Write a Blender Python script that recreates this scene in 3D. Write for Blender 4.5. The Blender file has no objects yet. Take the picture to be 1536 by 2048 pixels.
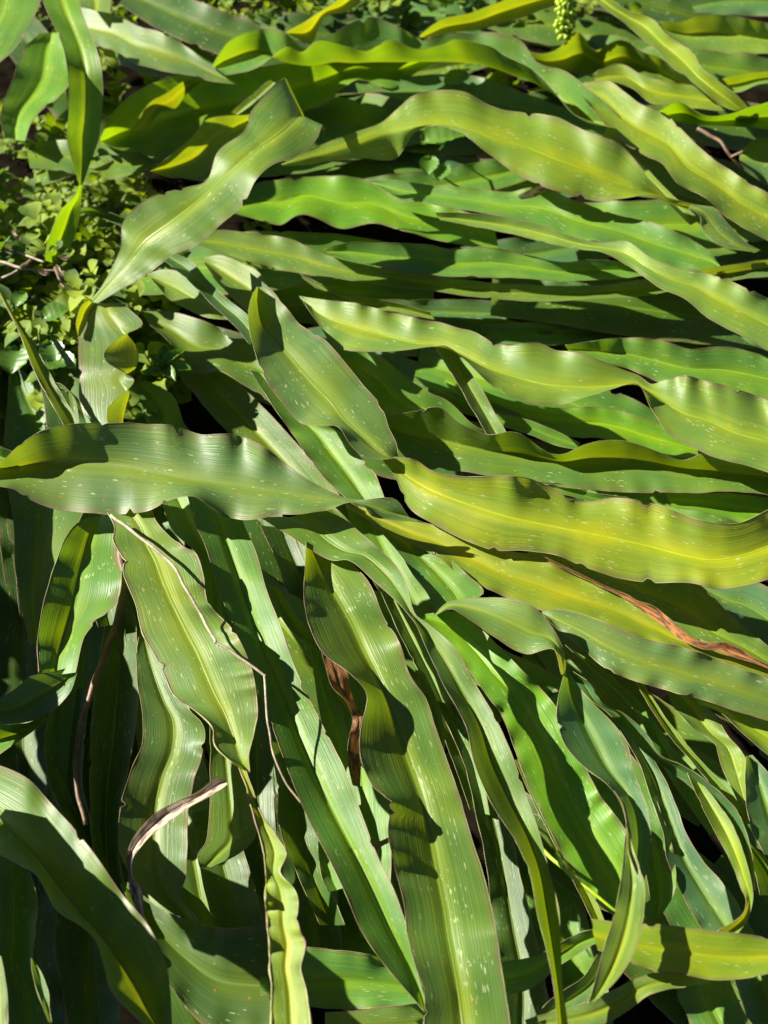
import bpy, bmesh, math, random
from mathutils import Vector, noise
R = math.radians
SC = bpy.context.scene
COL = SC.collection
random.seed(7)

# ---------------------------------------------------------------- camera, sky, sun, exposure
CAM_H, PITCH, VFOV = 0.90, R(52.0), R(48.0)
cam_data = bpy.data.cameras.new("camera")
cam = bpy.data.objects.new("camera", cam_data)
COL.objects.link(cam)
cam.location = (0, 0, CAM_H)
cam.rotation_euler = (math.pi / 2 - PITCH, 0, 0)
cam_data.sensor_fit = 'VERTICAL'
cam_data.sensor_height = 36.0
cam_data.angle = VFOV
cam_data.clip_start = 0.02
cam_data.clip_end = 500
cam_data.dof.use_dof = True
cam_data.dof.focus_distance = 0.95
cam_data.dof.aperture_fstop = 7.0
SC.camera = cam

SUN_AZ, SUN_EL = R(-75.0), R(34.0)          # azimuth clockwise from +Y
world = bpy.data.worlds.new("World")
SC.world = world
world.use_nodes = True
wn = world.node_tree
bg = wn.nodes["Background"]
sky = wn.nodes.new("ShaderNodeTexSky")
sky.sky_type = 'NISHITA'
sky.sun_disc = False
sky.sun_elevation = SUN_EL
sky.sun_rotation = SUN_AZ
sky.air_density = 0.3
sky.dust_density = 0.2
wn.links.new(sky.outputs[0], bg.inputs[0])
bg.inputs[1].default_value = 0.05
sun_data = bpy.data.lights.new("sun", 'SUN')
sun_data.energy = 5.0
sun_data.angle = R(0.5)
sun_data.color = (1.0, 0.95, 0.84)
sun = bpy.data.objects.new("sun", sun_data)
COL.objects.link(sun)
sdir = Vector((math.sin(SUN_AZ) * math.cos(SUN_EL), math.cos(SUN_AZ) * math.cos(SUN_EL), math.sin(SUN_EL)))
sun.rotation_euler = sdir.to_track_quat('Z', 'Y').to_euler()
SC.view_settings.view_transform = 'Standard'
SC.view_settings.look = 'None'
SC.view_settings.gamma = 1.0
SC.view_settings.exposure = 1.72
SC.cycles.max_bounces = 8
SC.cycles.diffuse_bounces = 1
SC.cycles.glossy_bounces = 2
SC.cycles.transmission_bounces = 4
SC.cycles.use_denoising = True

# ---------------------------------------------------------------- points in the place
CP, SP = math.cos(PITCH), math.sin(PITCH)
TH = math.tan(VFOV / 2)
def at(px, py, zc):
    """point at height zc (cm above the reference level) seen along the ray through (px, py) of the 1536 x 2048 photograph"""
    sx = (px - 768.0) / 1024.0 * TH
    sy = (1024.0 - py) / 1024.0 * TH
    d = Vector((sx, CP + sy * SP, -SP + sy * CP))
    k = (CAM_H - zc * 0.01) / -d.z
    return Vector((d.x * k, d.y * k, zc * 0.01))

# ---------------------------------------------------------------- materials
class NT:
    def __init__(self, name):
        self.m = bpy.data.materials.new(name)
        self.m.use_nodes = True
        self.t = self.m.node_tree
        self.t.nodes.clear()
    def n(self, typ, **kw):
        nd = self.t.nodes.new("ShaderNode" + typ)
        for k, v in kw.items():
            setattr(nd, k, v)
        return nd
    def lk(self, a, b):
        self.t.links.new(a, b)
    def val(self, sock, x):
        if hasattr(x, "is_linked") or hasattr(x, "links"):
            self.lk(x, sock)
        else:
            sock.default_value = x
    def math(self, op, a, b=None, c=None, clamp=False):
        nd = self.n("Math", operation=op, use_clamp=clamp)
        self.val(nd.inputs[0], a)
        if b is not None: self.val(nd.inputs[1], b)
        if c is not None: self.val(nd.inputs[2], c)
        return nd.outputs[0]
    def mix(self, fac, a, b, blend='MIX'):
        nd = self.n("Mix", data_type='RGBA', blend_type=blend)
        self.val(nd.inputs[0], fac)
        self.val(nd.inputs[6], a)
        self.val(nd.inputs[7], b)
        return nd.outputs[2]
    def ramp(self, x, lo, hi, a=0.0, b=1.0):
        nd = self.n("MapRange", interpolation_type='SMOOTHSTEP')
        self.val(nd.inputs[0], x)
        nd.inputs[1].default_value, nd.inputs[2].default_value = lo, hi
        nd.inputs[3].default_value, nd.inputs[4].default_value = a, b
        return nd.outputs[0]
    def comb(self, x, y, z=0.0):
        nd = self.n("CombineXYZ")
        for i, v in enumerate((x, y, z)): self.val(nd.inputs[i], v)
        return nd.outputs[0]
    def noise(self, vec, scale=1.0, detail=2.0, rough=0.5):
        nd = self.n("TexNoise")
        self.lk(vec, nd.inputs["Vector"])
        nd.inputs["Scale"].default_value = scale
        nd.inputs["Detail"].default_value = detail
        nd.inputs["Roughness"].default_value = rough
        return nd.outputs[0]
    def vor(self, vec, rnd=1.0):
        nd = self.n("TexVoronoi", voronoi_dimensions='2D')
        self.lk(vec, nd.inputs["Vector"])
        nd.inputs["Scale"].default_value = 1.0
        nd.inputs["Randomness"].default_value = rnd
        return nd.outputs["Distance"], nd.outputs["Color"]

def leaf_material():
    N = NT("strap_leaf_blade")
    uv = N.n("UVMap"); uv.uv_map = "leaf"
    sep = N.n("SeparateXYZ"); N.lk(uv.outputs[0], sep.inputs[0])
    u, v = sep.outputs[0], sep.outputs[1]
    oi = N.n("ObjectInfo")
    col, rnd = oi.outputs["Color"], oi.outputs["Random"]
    ofs = N.math('MULTIPLY', rnd, 137.0)
    x = N.math('MULTIPLY', N.math('ABSOLUTE', N.math('SUBTRACT', u, 0.5)), 2.0)
    vv = N.math('ADD', v, ofs)
    many = N.math('MULTIPLY', N.math('SUBTRACT', N.math('FRACT', N.math('MULTIPLY', rnd, 7.31)), 0.45), 0.075)
    # streaks that run along the blade
    s1 = N.noise(N.comb(N.math('MULTIPLY', u, 70.0), N.math('MULTIPLY', vv, 0.10), ofs), 1.0, 1.0)
    s2 = N.noise(N.comb(N.math('MULTIPLY', u, 24.0), N.math('MULTIPLY', vv, 0.06), ofs), 1.0, 1.0)
    big_ = N.noise(N.comb(N.math('MULTIPLY', u, 3.0), N.math('MULTIPLY', vv, 0.15), 5.0), 1.0, 2.0)
    wv = N.math('SINE', N.math('MULTIPLY', u, 2 * math.pi * 36))
    vein = N.math('ADD', N.math('MULTIPLY', N.math('MULTIPLY', wv, big_), 0.07), N.math('ADD', N.math('MULTIPLY', N.math('SUBTRACT', s1, 0.5), 0.7), N.math('MULTIPLY', N.math('SUBTRACT', s2, 0.5), 0.4)))
    # colour: blade, yellower towards the midrib, blotches
    big = N.noise(N.comb(N.math('MULTIPLY', u, 2.2), N.math('MULTIPLY', vv, 0.22), ofs), 1.0, 3.0)
    rib = N.math('MULTIPLY', N.ramp(x, 0.0, 0.50, 1.0, 0.0), 0.80)
    c_rib = N.mix(1.0, col, (1.65, 1.33, 0.52, 1), 'MULTIPLY')
    c = N.mix(rib, col, c_rib)
    c_blue = N.mix(1.0, c, (0.80, 0.92, 1.12, 1), 'MULTIPLY')
    c = N.mix(N.ramp(big, 0.42, 0.68), c, c_blue)
    c_yel = N.mix(1.0, c, (1.22, 1.12, 0.7, 1), 'MULTIPLY')
    c = N.mix(N.math('MULTIPLY', N.ramp(big, 0.5, 0.3), 0.8), c, c_yel)
    k = N.math('ADD', 1.0, N.math('MULTIPLY', vein, N.math('ADD', 0.15, N.math('MULTIPLY', big_, 0.75))))
    kc = N.n("CombineColor"); 
    for i in range(3): N.lk(k, kc.inputs[i])
    c = N.mix(1.0, c, kc.outputs[0], 'MULTIPLY')
    plain = c
    # pale scratches and flecks
    clus = N.ramp(N.noise(N.comb(N.math('MULTIPLY', u, 2.4), N.math('MULTIPLY', vv, 0.26), 3.0), 1.0, 2.0), 0.45, 0.68)
    wob = N.noise(N.comb(N.math('MULTIPLY', u, 30.0), N.math('MULTIPLY', vv, 3.0)), 1.0, 1.0)
    d1, k1 = N.vor(N.comb(N.math('ADD', N.math('MULTIPLY', u, 42.0), N.math('MULTIPLY', wob, 1.2)), N.math('MULTIPLY', vv, 0.95)))
    sk1 = N.n("SeparateColor"); N.lk(k1, sk1.inputs[0])
    f1 = N.math('MULTIPLY', N.ramp(N.math('DIVIDE', d1, N.math('ADD', 0.25, N.math('MULTIPLY', sk1.outputs[1], 1.1))), 0.27, 0.12), N.math('GREATER_THAN', N.math('ADD', N.math('SUBTRACT', sk1.outputs[0], many), N.math('MULTIPLY', clus, 0.34)), 1.015))
    d2, k2 = N.vor(N.comb(N.math('ADD', N.math('MULTIPLY', u, 13.0), N.math('MULTIPLY', wob, 0.5)), N.math('ADD', N.math('MULTIPLY', vv, 1.0), wob)))
    sk2 = N.n("SeparateColor"); N.lk(k2, sk2.inputs[0])
    f2 = N.math('MULTIPLY', N.ramp(d2, 0.12, 0.05), N.math('GREATER_THAN', N.math('ADD', sk2.outputs[1], N.math('MULTIPLY', clus, 0.2)), 0.95))
    fl = N.math('MULTIPLY', N.math('MAXIMUM', f1, f2), N.math('ADD', 0.30, N.math('MULTIPLY', big, 0.55)))
    c = N.mix(fl, c, (0.50, 0.55, 0.30, 1))
    # rust spots
    d3, k3 = N.vor(N.comb(N.math('MULTIPLY', u, 8.0), N.math('MULTIPLY', vv, 0.95)))
    sk3 = N.n("SeparateColor"); N.lk(k3, sk3.inputs[0])
    f3 = N.math('MULTIPLY', N.ramp(d3, 0.12, 0.06), N.math('GREATER_THAN', sk3.outputs[0], 0.90))
    c = N.mix(N.math('MULTIPLY', f3, 0.6), c, (0.42, 0.14, 0.025, 1))
    # thin purplish brown towards the edge
    en = N.noise(N.comb(0.0, N.math('MULTIPLY', vv, 0.5), ofs), 1.0, 3.0)
    ed = N.ramp(N.math('ADD', x, N.math('MULTIPLY', N.math('SUBTRACT', en, 0.5), 0.34)), 0.80, 1.05)
    c = N.mix(N.math('MULTIPLY', ed, 0.62), c, (0.155, 0.105, 0.06, 1))
    # a few dried blotches
    bl = N.noise(N.comb(N.math('MULTIPLY', u, 5.0), N.math('MULTIPLY', vv, 0.30), 11.0), 1.0, 4.0, 0.65)
    c = N.mix(N.math('MULTIPLY', N.ramp(bl, 0.70, 0.76), 0.65), c, (0.25, 0.15, 0.06, 1))
    bump = N.n("Bump")
    N.lk(N.math('ADD', N.math('ADD', vein, N.math('MULTIPLY', fl, -0.3)), N.math('MULTIPLY', big, 1.2)), bump.inputs["Height"])
    bump.inputs["Strength"].default_value = 0.30
    bump.inputs["Distance"].default_value = 0.0012
    P = N.n("BsdfPrincipled")
    N.lk(c, P.inputs["Base Color"])
    N.val(P.inputs["Roughness"], N.math('ADD', 0.37, N.math('ADD', N.math('MULTIPLY', rnd, 0.10), N.math('MULTIPLY', s2, 0.12))))
    P.inputs["Specular IOR Level"].default_value = 0.33
    N.lk(bump.outputs[0], P.inputs["Normal"])
    T = N.n("BsdfTranslucent")
    tc = N.mix(1.0, plain, (2.5, 1.9, 0.22, 1), 'MULTIPLY')
    tc = N.mix(N.math('MULTIPLY', fl, 0.6), tc, (0.4, 0.4, 0.1, 1))
    N.lk(tc, T.inputs["Color"])
    N.lk(bump.outputs[0], T.inputs["Normal"])
    M = N.n("MixShader")
    M.inputs[0].default_value = 0.35
    N.lk(P.outputs[0], M.inputs[1]); N.lk(T.outputs[0], M.inputs[2])
    out = N.n("OutputMaterial")
    N.lk(M.outputs[0], out.inputs[0])
    return N.m

def simple_material(name, c1, c2, scale=60.0, rough=0.6, trans=0.0, bump=0.3, usecol=False, stretch=(1, 1, 1)):
    N = NT(name)
    tc = N.n("TexCoord")
    mp = N.n("Mapping"); mp.inputs["Scale"].default_value = stretch
    N.lk(tc.outputs["Object"], mp.inputs[0])
    nz = N.noise(mp.outputs[0], scale, 4.0, 0.6)
    c = N.mix(N.ramp(nz, 0.3, 0.7), c1 + (1,), c2 + (1,))
    if usecol:
        oi = N.n("ObjectInfo")
        c = N.mix(1.0, c, oi.outputs["Color"], 'MULTIPLY')
    P = N.n("BsdfPrincipled")
    N.lk(c, P.inputs["Base Color"])
    P.inputs["Roughness"].default_value = rough
    if rough > 0.9: P.inputs["Specular IOR Level"].default_value = 0.0
    b = N.n("Bump"); N.lk(nz, b.inputs["Height"]); b.inputs["Strength"].default_value = bump; b.inputs["Distance"].default_value = 0.002
    N.lk(b.outputs[0], P.inputs["Normal"])
    sh = P.outputs[0]
    if trans:
        T = N.n("BsdfTranslucent")
        N.lk(N.mix(1.0, c, (1.7, 1.6, 0.5, 1), 'MULTIPLY'), T.inputs[0])
        M = N.n("MixShader"); M.inputs[0].default_value = trans
        N.lk(sh, M.inputs[1]); N.lk(T.outputs[0], M.inputs[2]); sh = M.outputs[0]
    out = N.n("OutputMaterial"); N.lk(sh, out.inputs[0])
    return N.m

def dry_material():
    N = NT("dry_leaf")
    uv = N.n("UVMap"); uv.uv_map = "leaf"
    sep = N.n("SeparateXYZ"); N.lk(uv.outputs[0], sep.inputs[0])
    u, v = sep.outputs[0], sep.outputs[1]
    oi = N.n("ObjectInfo")
    s1 = N.noise(N.comb(N.math('MULTIPLY', u, 26.0), N.math('MULTIPLY', v, 0.25)), 1.0, 2.0)
    s2 = N.noise(N.comb(N.math('MULTIPLY', u, 3.0), N.math('MULTIPLY', v, 0.8)), 1.0, 3.0)
    c = N.mix(N.ramp(s1, 0.35, 0.65), (0.55, 0.50, 0.45, 1), (1.25, 1.25, 1.25, 1))
    c = N.mix(1.0, c, oi.outputs["Color"], 'MULTIPLY')
    c = N.mix(N.math('MULTIPLY', N.ramp(s2, 0.46, 0.6), 0.8), c, (0.05, 0.024, 0.012, 1))
    P = N.n("BsdfPrincipled"); N.lk(c, P.inputs["Base Color"]); P.inputs["Roughness"].default_value = 0.6
    b = N.n("Bump"); N.lk(s1, b.inputs["Height"]); b.inputs["Strength"].default_value = 0.6; b.inputs["Distance"].default_value = 0.002
    N.lk(b.outputs[0], P.inputs["Normal"])
    T = N.n("BsdfTranslucent"); N.lk(c, T.inputs[0])
    M = N.n("MixShader"); M.inputs[0].default_value = 0.2
    N.lk(P.outputs[0], M.inputs[1]); N.lk(T.outputs[0], M.inputs[2])
    out = N.n("OutputMaterial"); N.lk(M.outputs[0], out.inputs[0])
    return N.m

MAT_LEAF = leaf_material()
MAT_DRY = dry_material()
MAT_RIB = simple_material("leaf_midrib", (0.85, 0.85, 0.85), (1.1, 1.1, 1.1), 40, 0.42, 0.25, 0.1, True)
MAT_EDGE = simple_material("leaf_margin", (0.15, 0.085, 0.045), (0.22, 0.25, 0.075), 26, 0.5, 0.15, 0.1)
MAT_STEM = simple_material("dry_stem", (0.34, 0.28, 0.19), (0.18, 0.13, 0.08), 90, 0.7, 0, 0.6)
MAT_BROWN = simple_material("brown_stem", (0.15, 0.080, 0.038), (0.06, 0.032, 0.018), 70, 0.6, 0, 0.6)
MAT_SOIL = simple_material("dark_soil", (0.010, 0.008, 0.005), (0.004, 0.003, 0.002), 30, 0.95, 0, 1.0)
MAT_COVER = simple_material("ground_cover_leaves", (0.024, 0.090, 0.005), (0.24, 0.31, 0.008), 22, 0.75, 0.40, 0.2)
MAT_WEED = simple_material("weed_leaf", (0.06, 0.14, 0.015), (0.09, 0.18, 0.02), 60, 0.4, 0.3, 0.3)
MAT_FLOWER = simple_material("yellow_buds", (0.40, 0.50, 0.02), (0.26, 0.42, 0.02), 80, 0.5, 0.3, 0.3)

# ---------------------------------------------------------------- helpers
def obj(name, me, mat, parent=None):
    o = bpy.data.objects.new(name, me)
    me.materials.append(mat)
    COL.objects.link(o)
    if parent: 
        o.parent = parent
        if parent.type == 'EMPTY': o.location = -parent.location
    return o
def tag(o, label=None, cat=None, group=None, kind=None):
    if label: o["label"] = label
    if cat: o["category"] = cat
    if group: o["group"] = group
    if kind: o["kind"] = kind
    return o
def thing(name, loc, label, cat, group=None):
    o = bpy.data.objects.new(name, None)
    o.empty_display_size = 0.02
    o.location = loc
    COL.objects.link(o)
    return tag(o, label, cat, group)
def mesh(name, vs, fs, uvs=None, smooth=True):
    me = bpy.data.meshes.new(name)
    me.from_pydata([tuple(v) for v in vs], [], fs)
    if uvs:
        ul = me.uv_layers.new(name="leaf")
        for lp in me.loops:
            ul.data[lp.index].uv = uvs[lp.vertex_index]
    if smooth:
        me.polygons.foreach_set("use_smooth", [True] * len(me.polygons))
    me.update()
    return me
def seq(a, n):
    """scalar or short list -> n values"""
    if not isinstance(a, (list, tuple)): return [float(a)] * n
    if len(a) == n: return [float(q) for q in a]
    out = []
    for i in range(n):
        t = i / (n - 1) * (len(a) - 1)
        k = min(int(t), len(a) - 2)
        out.append(a[k] + (a[k + 1] - a[k]) * (t - k))
    return out
def hermite(ts, ys, t):
    n = len(ts)
    i = 0
    while i < n - 2 and t > ts[i + 1]: i += 1
    h = ts[i + 1] - ts[i]
    def slope(j):
        if j == 0: return (ys[1] - ys[0]) / (ts[1] - ts[0])
        if j == n - 1: return (ys[-1] - ys[-2]) / (ts[-1] - ts[-2])
        return (ys[j + 1] - ys[j - 1]) / (ts[j + 1] - ts[j - 1])
    m0, m1 = slope(i), slope(i + 1)
    s = (t - ts[i]) / h
    s2, s3 = s * s, s * s * s
    return (2*s3 - 3*s2 + 1) * ys[i] + (s3 - 2*s2 + s) * h * m0 + (-2*s3 + 3*s2) * ys[i+1] + (s3 - s2) * h * m1
def tube(path, rad, n=6, closed=False):
    vs, fs = [], []
    m = len(path)
    for i, p in enumerate(path):
        a = path[max(i - 1, 0)]; b = path[min(i + 1, m - 1)]
        t = (b - a)
        if t.length < 1e-9: t = Vector((0, 0, 1))
        t.normalize()
        s = t.cross(Vector((0.3, 0.2, 1))).normalized()
        w = s.cross(t)
        r = rad[i] if isinstance(rad, (list, tuple)) else rad
        for k in range(n):
            a_ = 2 * math.pi * k / n
            vs.append(p + (s * math.cos(a_) + w * math.sin(a_)) * r)
    for i in range(m - 1):
        for k in range(n):
            fs.append((i*n + k, i*n + (k+1) % n, (i+1)*n + (k+1) % n, (i+1)*n + k))
    fs.append(tuple(range(n - 1, -1, -1)))
    fs.append(tuple(range((m-1)*n, m*n)))
    return vs, fs

NCOL = 11          # columns on each half of a blade
def surface(st, z, l, r, ruf, lam, step, curl, seed):
    """rows of blade points (2*NCOL+1 wide) from traced sections; heights in cm"""
    rng = random.Random(seed)
    S = [s if len(s) == 6 else (s[0], s[1], (s[0]+s[2])/2, (s[1]+s[3])/2, s[2], s[3]) for s in st]
    n = len(S)
    ts = [0.0]
    for i in range(1, n):
        d = math.hypot(S[i][2]-S[i-1][2], S[i][3]-S[i-1][3])
        d = max(d, 0.5 * math.hypot(S[i][0]-S[i-1][0], S[i][1]-S[i-1][1]), 0.5 * math.hypot(S[i][4]-S[i-1][4], S[i][5]-S[i-1][5]), 4)
        ts.append(ts[-1] + d)
    zs, ls, rs = seq(z, n), [1.4 * q for q in seq(l, n)], [1.4 * q for q in seq(r, n)]
    # the photo's edge waves are up and down waves: read height off the edge's departure from its smoothed run
    def dev(ix):
        out = []
        for i in range(n):
            wsum = ysum = 0.0
            for j in range(n):
                w = math.exp(-((ts[j]-ts[i]) / 150.0) ** 2)
                # remove the linear run towards the midrib
                wsum += w; ysum += w * (S[j][ix+1] - S[j][3])
            sm = ysum / wsum
            out.append(max(-1.3, min(1.3, (sm - (S[i][ix+1] - S[i][3])) / 22.0)))
        return out
    dl, dr = dev(0), dev(4)
    rows = max(6, int(ts[-1] / step))
    ph = [rng.uniform(0, 6.28) for _ in range(6)]
    nick = {}
    for side in (0, 1):
        for _ in range(int(ts[-1] / 260.0 * rng.uniform(0.3, 1.5))):
            c_ = rng.randint(5, max(6, rows - 5)); dp = rng.uniform(0.05, 0.16)
            for q in range(rng.choice((1, 1, 2))):
                nick[(side, c_ + q)] = dp * rng.uniform(.6, 1.0)
    P = []
    for i in range(rows + 1):
        t = ts[-1] * i / rows
        v = [hermite(ts, [s[q] for s in S], t) for q in range(6)]
        zm = hermite(ts, zs, t); el = hermite(ts, ls, t) + hermite(ts, dl, t); er = hermite(ts, rs, t) + hermite(ts, dr, t)
        fade = min(1.0, t / 60.0, (ts[-1] - t) / 60.0)
        wl = math.hypot(v[0]-v[2], v[1]-v[3]); wr = math.hypot(v[4]-v[2], v[5]-v[3])
        envl = min(1.5, max(0.15, 0.75 + 1.8 * noise.noise(Vector((t / 190.0, seed * 1.3, 60)))))
        envr = min(1.5, max(0.15, 0.75 + 1.8 * noise.noise(Vector((t / 190.0, seed * 1.3, 80)))))
        rl = ruf * envl * fade * min(1, wl / 45.0) * 2.0 * noise.noise(Vector((t / (lam * 0.42), seed * 2.7, 20)))
        rr = ruf * envr * fade * min(1, wr / 45.0) * 2.0 * noise.noise(Vector((t / (lam * 0.42), seed * 2.7, 40)))
        jl = ruf * 4.0 * fade * (noise.noise(Vector((t / 34.0, seed * 3.1, 0))))
        jr = ruf * 4.0 * fade * (noise.noise(Vector((t / 34.0, seed * 3.1, 9))))
        M = at(v[2], v[3], zm)
        dlx, dly = v[0]-v[2], v[1]-v[3]; drx, dry = v[4]-v[2], v[5]-v[3]
        L = at(v[0] + dlx / max(wl, 6) * jl, v[1] + dly / max(wl, 6) * jl, zm + el + rl)
        Rr = at(v[4] + drx / max(wr, 6) * jr, v[5] + dry / max(wr, 6) * jr, zm + er + rr)
        L = L.lerp(M, nick.get((0, i), 0.0)); Rr = Rr.lerp(M, nick.get((1, i), 0.0))
        row = []
        for k in range(-NCOL, NCOL + 1):
            a = abs(k) / NCOL
            E, e, q = (L, el, rl) if k < 0 else (Rr, er, rr)
            p = M.lerp(E, a)
            p = Vector((p.x, p.y, p.z + 0.01 * (e * (a ** curl - a) + q * (a ** 2.2 - a))))
            p.z -= 0.0016 * math.exp(-(a / 0.15) ** 2) * min(1.0, (wl + wr) / 110.0)
            p.z += 0.0008 * noise.noise(Vector((p.x * 45, p.y * 45, seed))) * a
            row.append(p)
        P.append(row)
    return P
def blade_mesh(P, name, c0=0, c1=None, lift=0.0):
    nc = len(P[0])
    c1 = nc if c1 is None else c1
    w = c1 - c0
    vs, fs, uvs = [], [], []
    d = 0.0
    for i, row in enumerate(P):
        if i: d += (row[NCOL] - P[i-1][NCOL]).length * 100
        for k in range(c0, c1):
            vs.append(row[k]); uvs.append((k / (nc - 1), d))
    for i in range(len(P) - 1):
        for k in range(w - 1):
            a = i * w + k
            fs.append((a, a + 1, a + 1 + w, a + w))
    return mesh(name, vs, fs, uvs)

HUES = {  # blade reflectance; 'D' is a darkened copy standing in for deep shade
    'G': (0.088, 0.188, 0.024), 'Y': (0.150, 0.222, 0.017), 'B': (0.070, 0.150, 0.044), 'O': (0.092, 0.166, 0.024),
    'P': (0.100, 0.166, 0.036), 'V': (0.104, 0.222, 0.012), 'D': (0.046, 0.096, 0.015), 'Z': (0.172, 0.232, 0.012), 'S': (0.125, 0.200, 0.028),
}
NLEAF = [0]
LEAVES = {}
def add_blades(root, st, z, l, r, ruf, lam, hue, rib, edge, curl, name='blade', ribw=0.030):
    NLEAF[0] += 1
    seed = NLEAF[0]
    rng = random.Random(seed * 17)
    P = surface(st, z, l, r, ruf, lam, 8.0, curl, seed)
    b = obj(name, blade_mesh(P, name), MAT_DRY if hue in ('dry', 'tan') else MAT_LEAF, root)
    if hue == 'dry': b.color = (0.38, 0.155, 0.042, 1)
    elif hue == 'tan': b.color = (0.46, 0.36, 0.27, 1)
    else:
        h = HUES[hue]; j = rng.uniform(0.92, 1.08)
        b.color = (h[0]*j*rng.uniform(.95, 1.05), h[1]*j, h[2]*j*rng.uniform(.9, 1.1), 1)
    if rib:
        vs, fs = [], []
        m = len(P)
        for i, row in enumerate(P):
            M = row[NCOL]
            A, B = row[NCOL-1] - M, row[NCOL+1] - M
            tp = math.sin(math.pi * min(1, max(0, 0.06 + 0.94 * i / (m-1)))) ** 0.35
            f = ribw * NCOL * 1.0 * tp
            t_ = P[min(i+1, m-1)][NCOL] - P[max(i-1, 0)][NCOL]
            nn = t_.cross(B - A)
            if nn.length > 1e-12: nn.normalize()
            if nn.z < 0: nn = -nn
            for q, hgt in ((-1, 0.0001), (-0.5, 0.0003), (0, 0.00042), (0.5, 0.0003), (1, 0.0001)):
                e = (A if q < 0 else B) * (abs(q) * f)
                vs.append(M + e + nn * hgt)
        for i in range(m - 1):
            for k in range(4):
                a = i * 5 + k
                fs.append((a, a + 1, a + 6, a + 5))
        o = obj('midrib', mesh('midrib', vs, fs), MAT_RIB, b if name != 'blade' else root)
        c = b.color
        o.color = (min(1, c[0]*1.55 + .015), min(1, c[1]*1.4 + .015), c[2]*0.95, 1)
    if edge:
        for k in (0, 2 * NCOL):
            path = [row[k] for row in P]
            if sum((path[i+1]-path[i]).length for i in range(len(path)-1)) < 0.02: continue
            rad = [0.00030 * edge * (0.5 + 1.3 * abs(noise.noise(Vector((i * 0.16, seed, k))))) for i in range(len(path))]
            vs, fs = tube(path, rad, 5)
            obj('margin', mesh('margin', vs, fs), MAT_EDGE, b if name != 'blade' else root)
    return P, b
def leaf(label, st, z=8, l=0.95, r=0.95, hue='G', ruf=0.46, lam=115, rib=True, edge=1.0, curl=1.15, group='long wavy strap leaves', cat='leaf', name='strap_leaf', extra=None):
    zs = seq(z, len(st))
    s = st[-1]
    root = thing(name, at((s[0]+s[-2])/2, (s[1]+s[-1])/2, zs[-1]), label, cat, group)
    P, b = add_blades(root, st, z, l, r, ruf, lam, hue, rib, edge, curl)
    for e in (extra or []):
        add_blades(root, e['st'], e.get('z', z), e.get('l', 0.4), e.get('r', 0.4), e.get('ruf', 0.15), lam, e.get('hue', hue), e.get('rib', False), e.get('edge', 1.0), curl, e['name'])
    return root

# ---------------------------------------------------------------- ground
gs = 30.0
gv, gf = [], []
G = 60
for i in range(G + 1):
    for j in range(G + 1):
        fx = (i / G - 0.5) * 2; fy = (j / G - 0.5) * 2
        X = gs * fx * abs(fx) ** 1.5; Y = 1.0 + gs * fy * abs(fy) ** 1.5
        gv.append((X, Y, -0.20 + 0.03 * noise.noise(Vector((X * 5, Y * 5, 0)))))
for i in range(G):
    for j in range(G):
        a = i * (G + 1) + j
        gf.append((a, a + G + 1, a + G + 2, a + 1))
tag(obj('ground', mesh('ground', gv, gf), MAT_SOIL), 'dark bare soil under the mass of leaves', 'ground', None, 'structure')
# ---------------------------------------------------------------- leaves traced from the photograph, far band first
TOP = 'strap leaves in the far band'
leaf('long channelled leaf with scalloped near edge lying along the far side of the clump',
 [(425,130,428,134,432,136),(455,85,450,120,452,150),(510,60,515,100,520,133),(560,60,560,120,570,95),(610,98,610,130,605,103),(650,85,655,128,640,80),(690,52,695,125,690,92),(745,35,745,122,735,101),(800,55,800,122,780,80),(845,78,850,122,835,98),(895,66,900,122,885,88),(940,68,945,125,915,79),(990,65,990,135,975,91),(1040,80,1030,150,1010,110),(1075,125,1070,165,1065,140),(1130,142,1120,195,1105,178),(1170,172,1160,232,1145,226),(1210,205,1200,245,1188,245),(1240,235,1236,250,1230,256)],
 z=[8,8,8,8,8,8,8,9], l=2.0, r=3.4, hue='G', rib=False, curl=1.2, group=TOP)
leaf('broad dark green leaf with a curled yellow upper edge, under the scalloped channelled leaf',
 [(200,278,203,288),(228,222,260,305),(285,175,330,312),(355,152,420,290),(440,150,520,255),(520,135,600,225),(610,120,655,205),(700,112,715,160),(780,105,785,176),(850,103,840,140),(898,106,890,118)],
 z=4.5, l=2.2, r=0.2, hue='V', rib=False, ruf=0.5, group=TOP)
leaf('curled yellow fold rising on the upper edge of a broad dark leaf',
 [(258,268,262,266),(275,240,290,262),(300,205,320,225),(330,188,350,218),(362,165,372,190),(390,156,402,162)],
 z=7.5, l=0.6, r=-0.6, hue='Y', rib=False, ruf=0.4, group=TOP)
leaf('short twisted yellow leaf tip standing up behind the scalloped leaf',
 [(573,64,578,68),(610,42,622,85),(645,18,648,35),(675,0,690,24),(690,-20,730,0)], z=[9,9,11,12,13], l=1.2, r=-0.3, hue='Y', rib=False, group=TOP)
leaf('olive wavy leaf entering from the far edge above the scalloped leaf',
 [(838,72,850,77),(880,40,900,68),(940,25,960,60),(1000,2,1010,45),(1050,-15,1060,30),(1110,-30,1120,10)], z=6.5, l=1.5, r=0.3, hue='S', group=TOP)
leaf('yellow green leaf with thin brown edge slanting down from the far edge to a point',
 [(1190,-30,1180,-10),(1225,0,1205,15),(1260,22,1233,33),(1305,38,1270,65),(1340,75,1310,98),(1385,105,1345,135),(1402,135,1385,165),(1430,158,1415,190),(1470,188,1450,215),(1497,213,1470,222)], z=[11,11.5,12,12,11], l=0.9, r=0.2, hue='Y', group=TOP)
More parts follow.
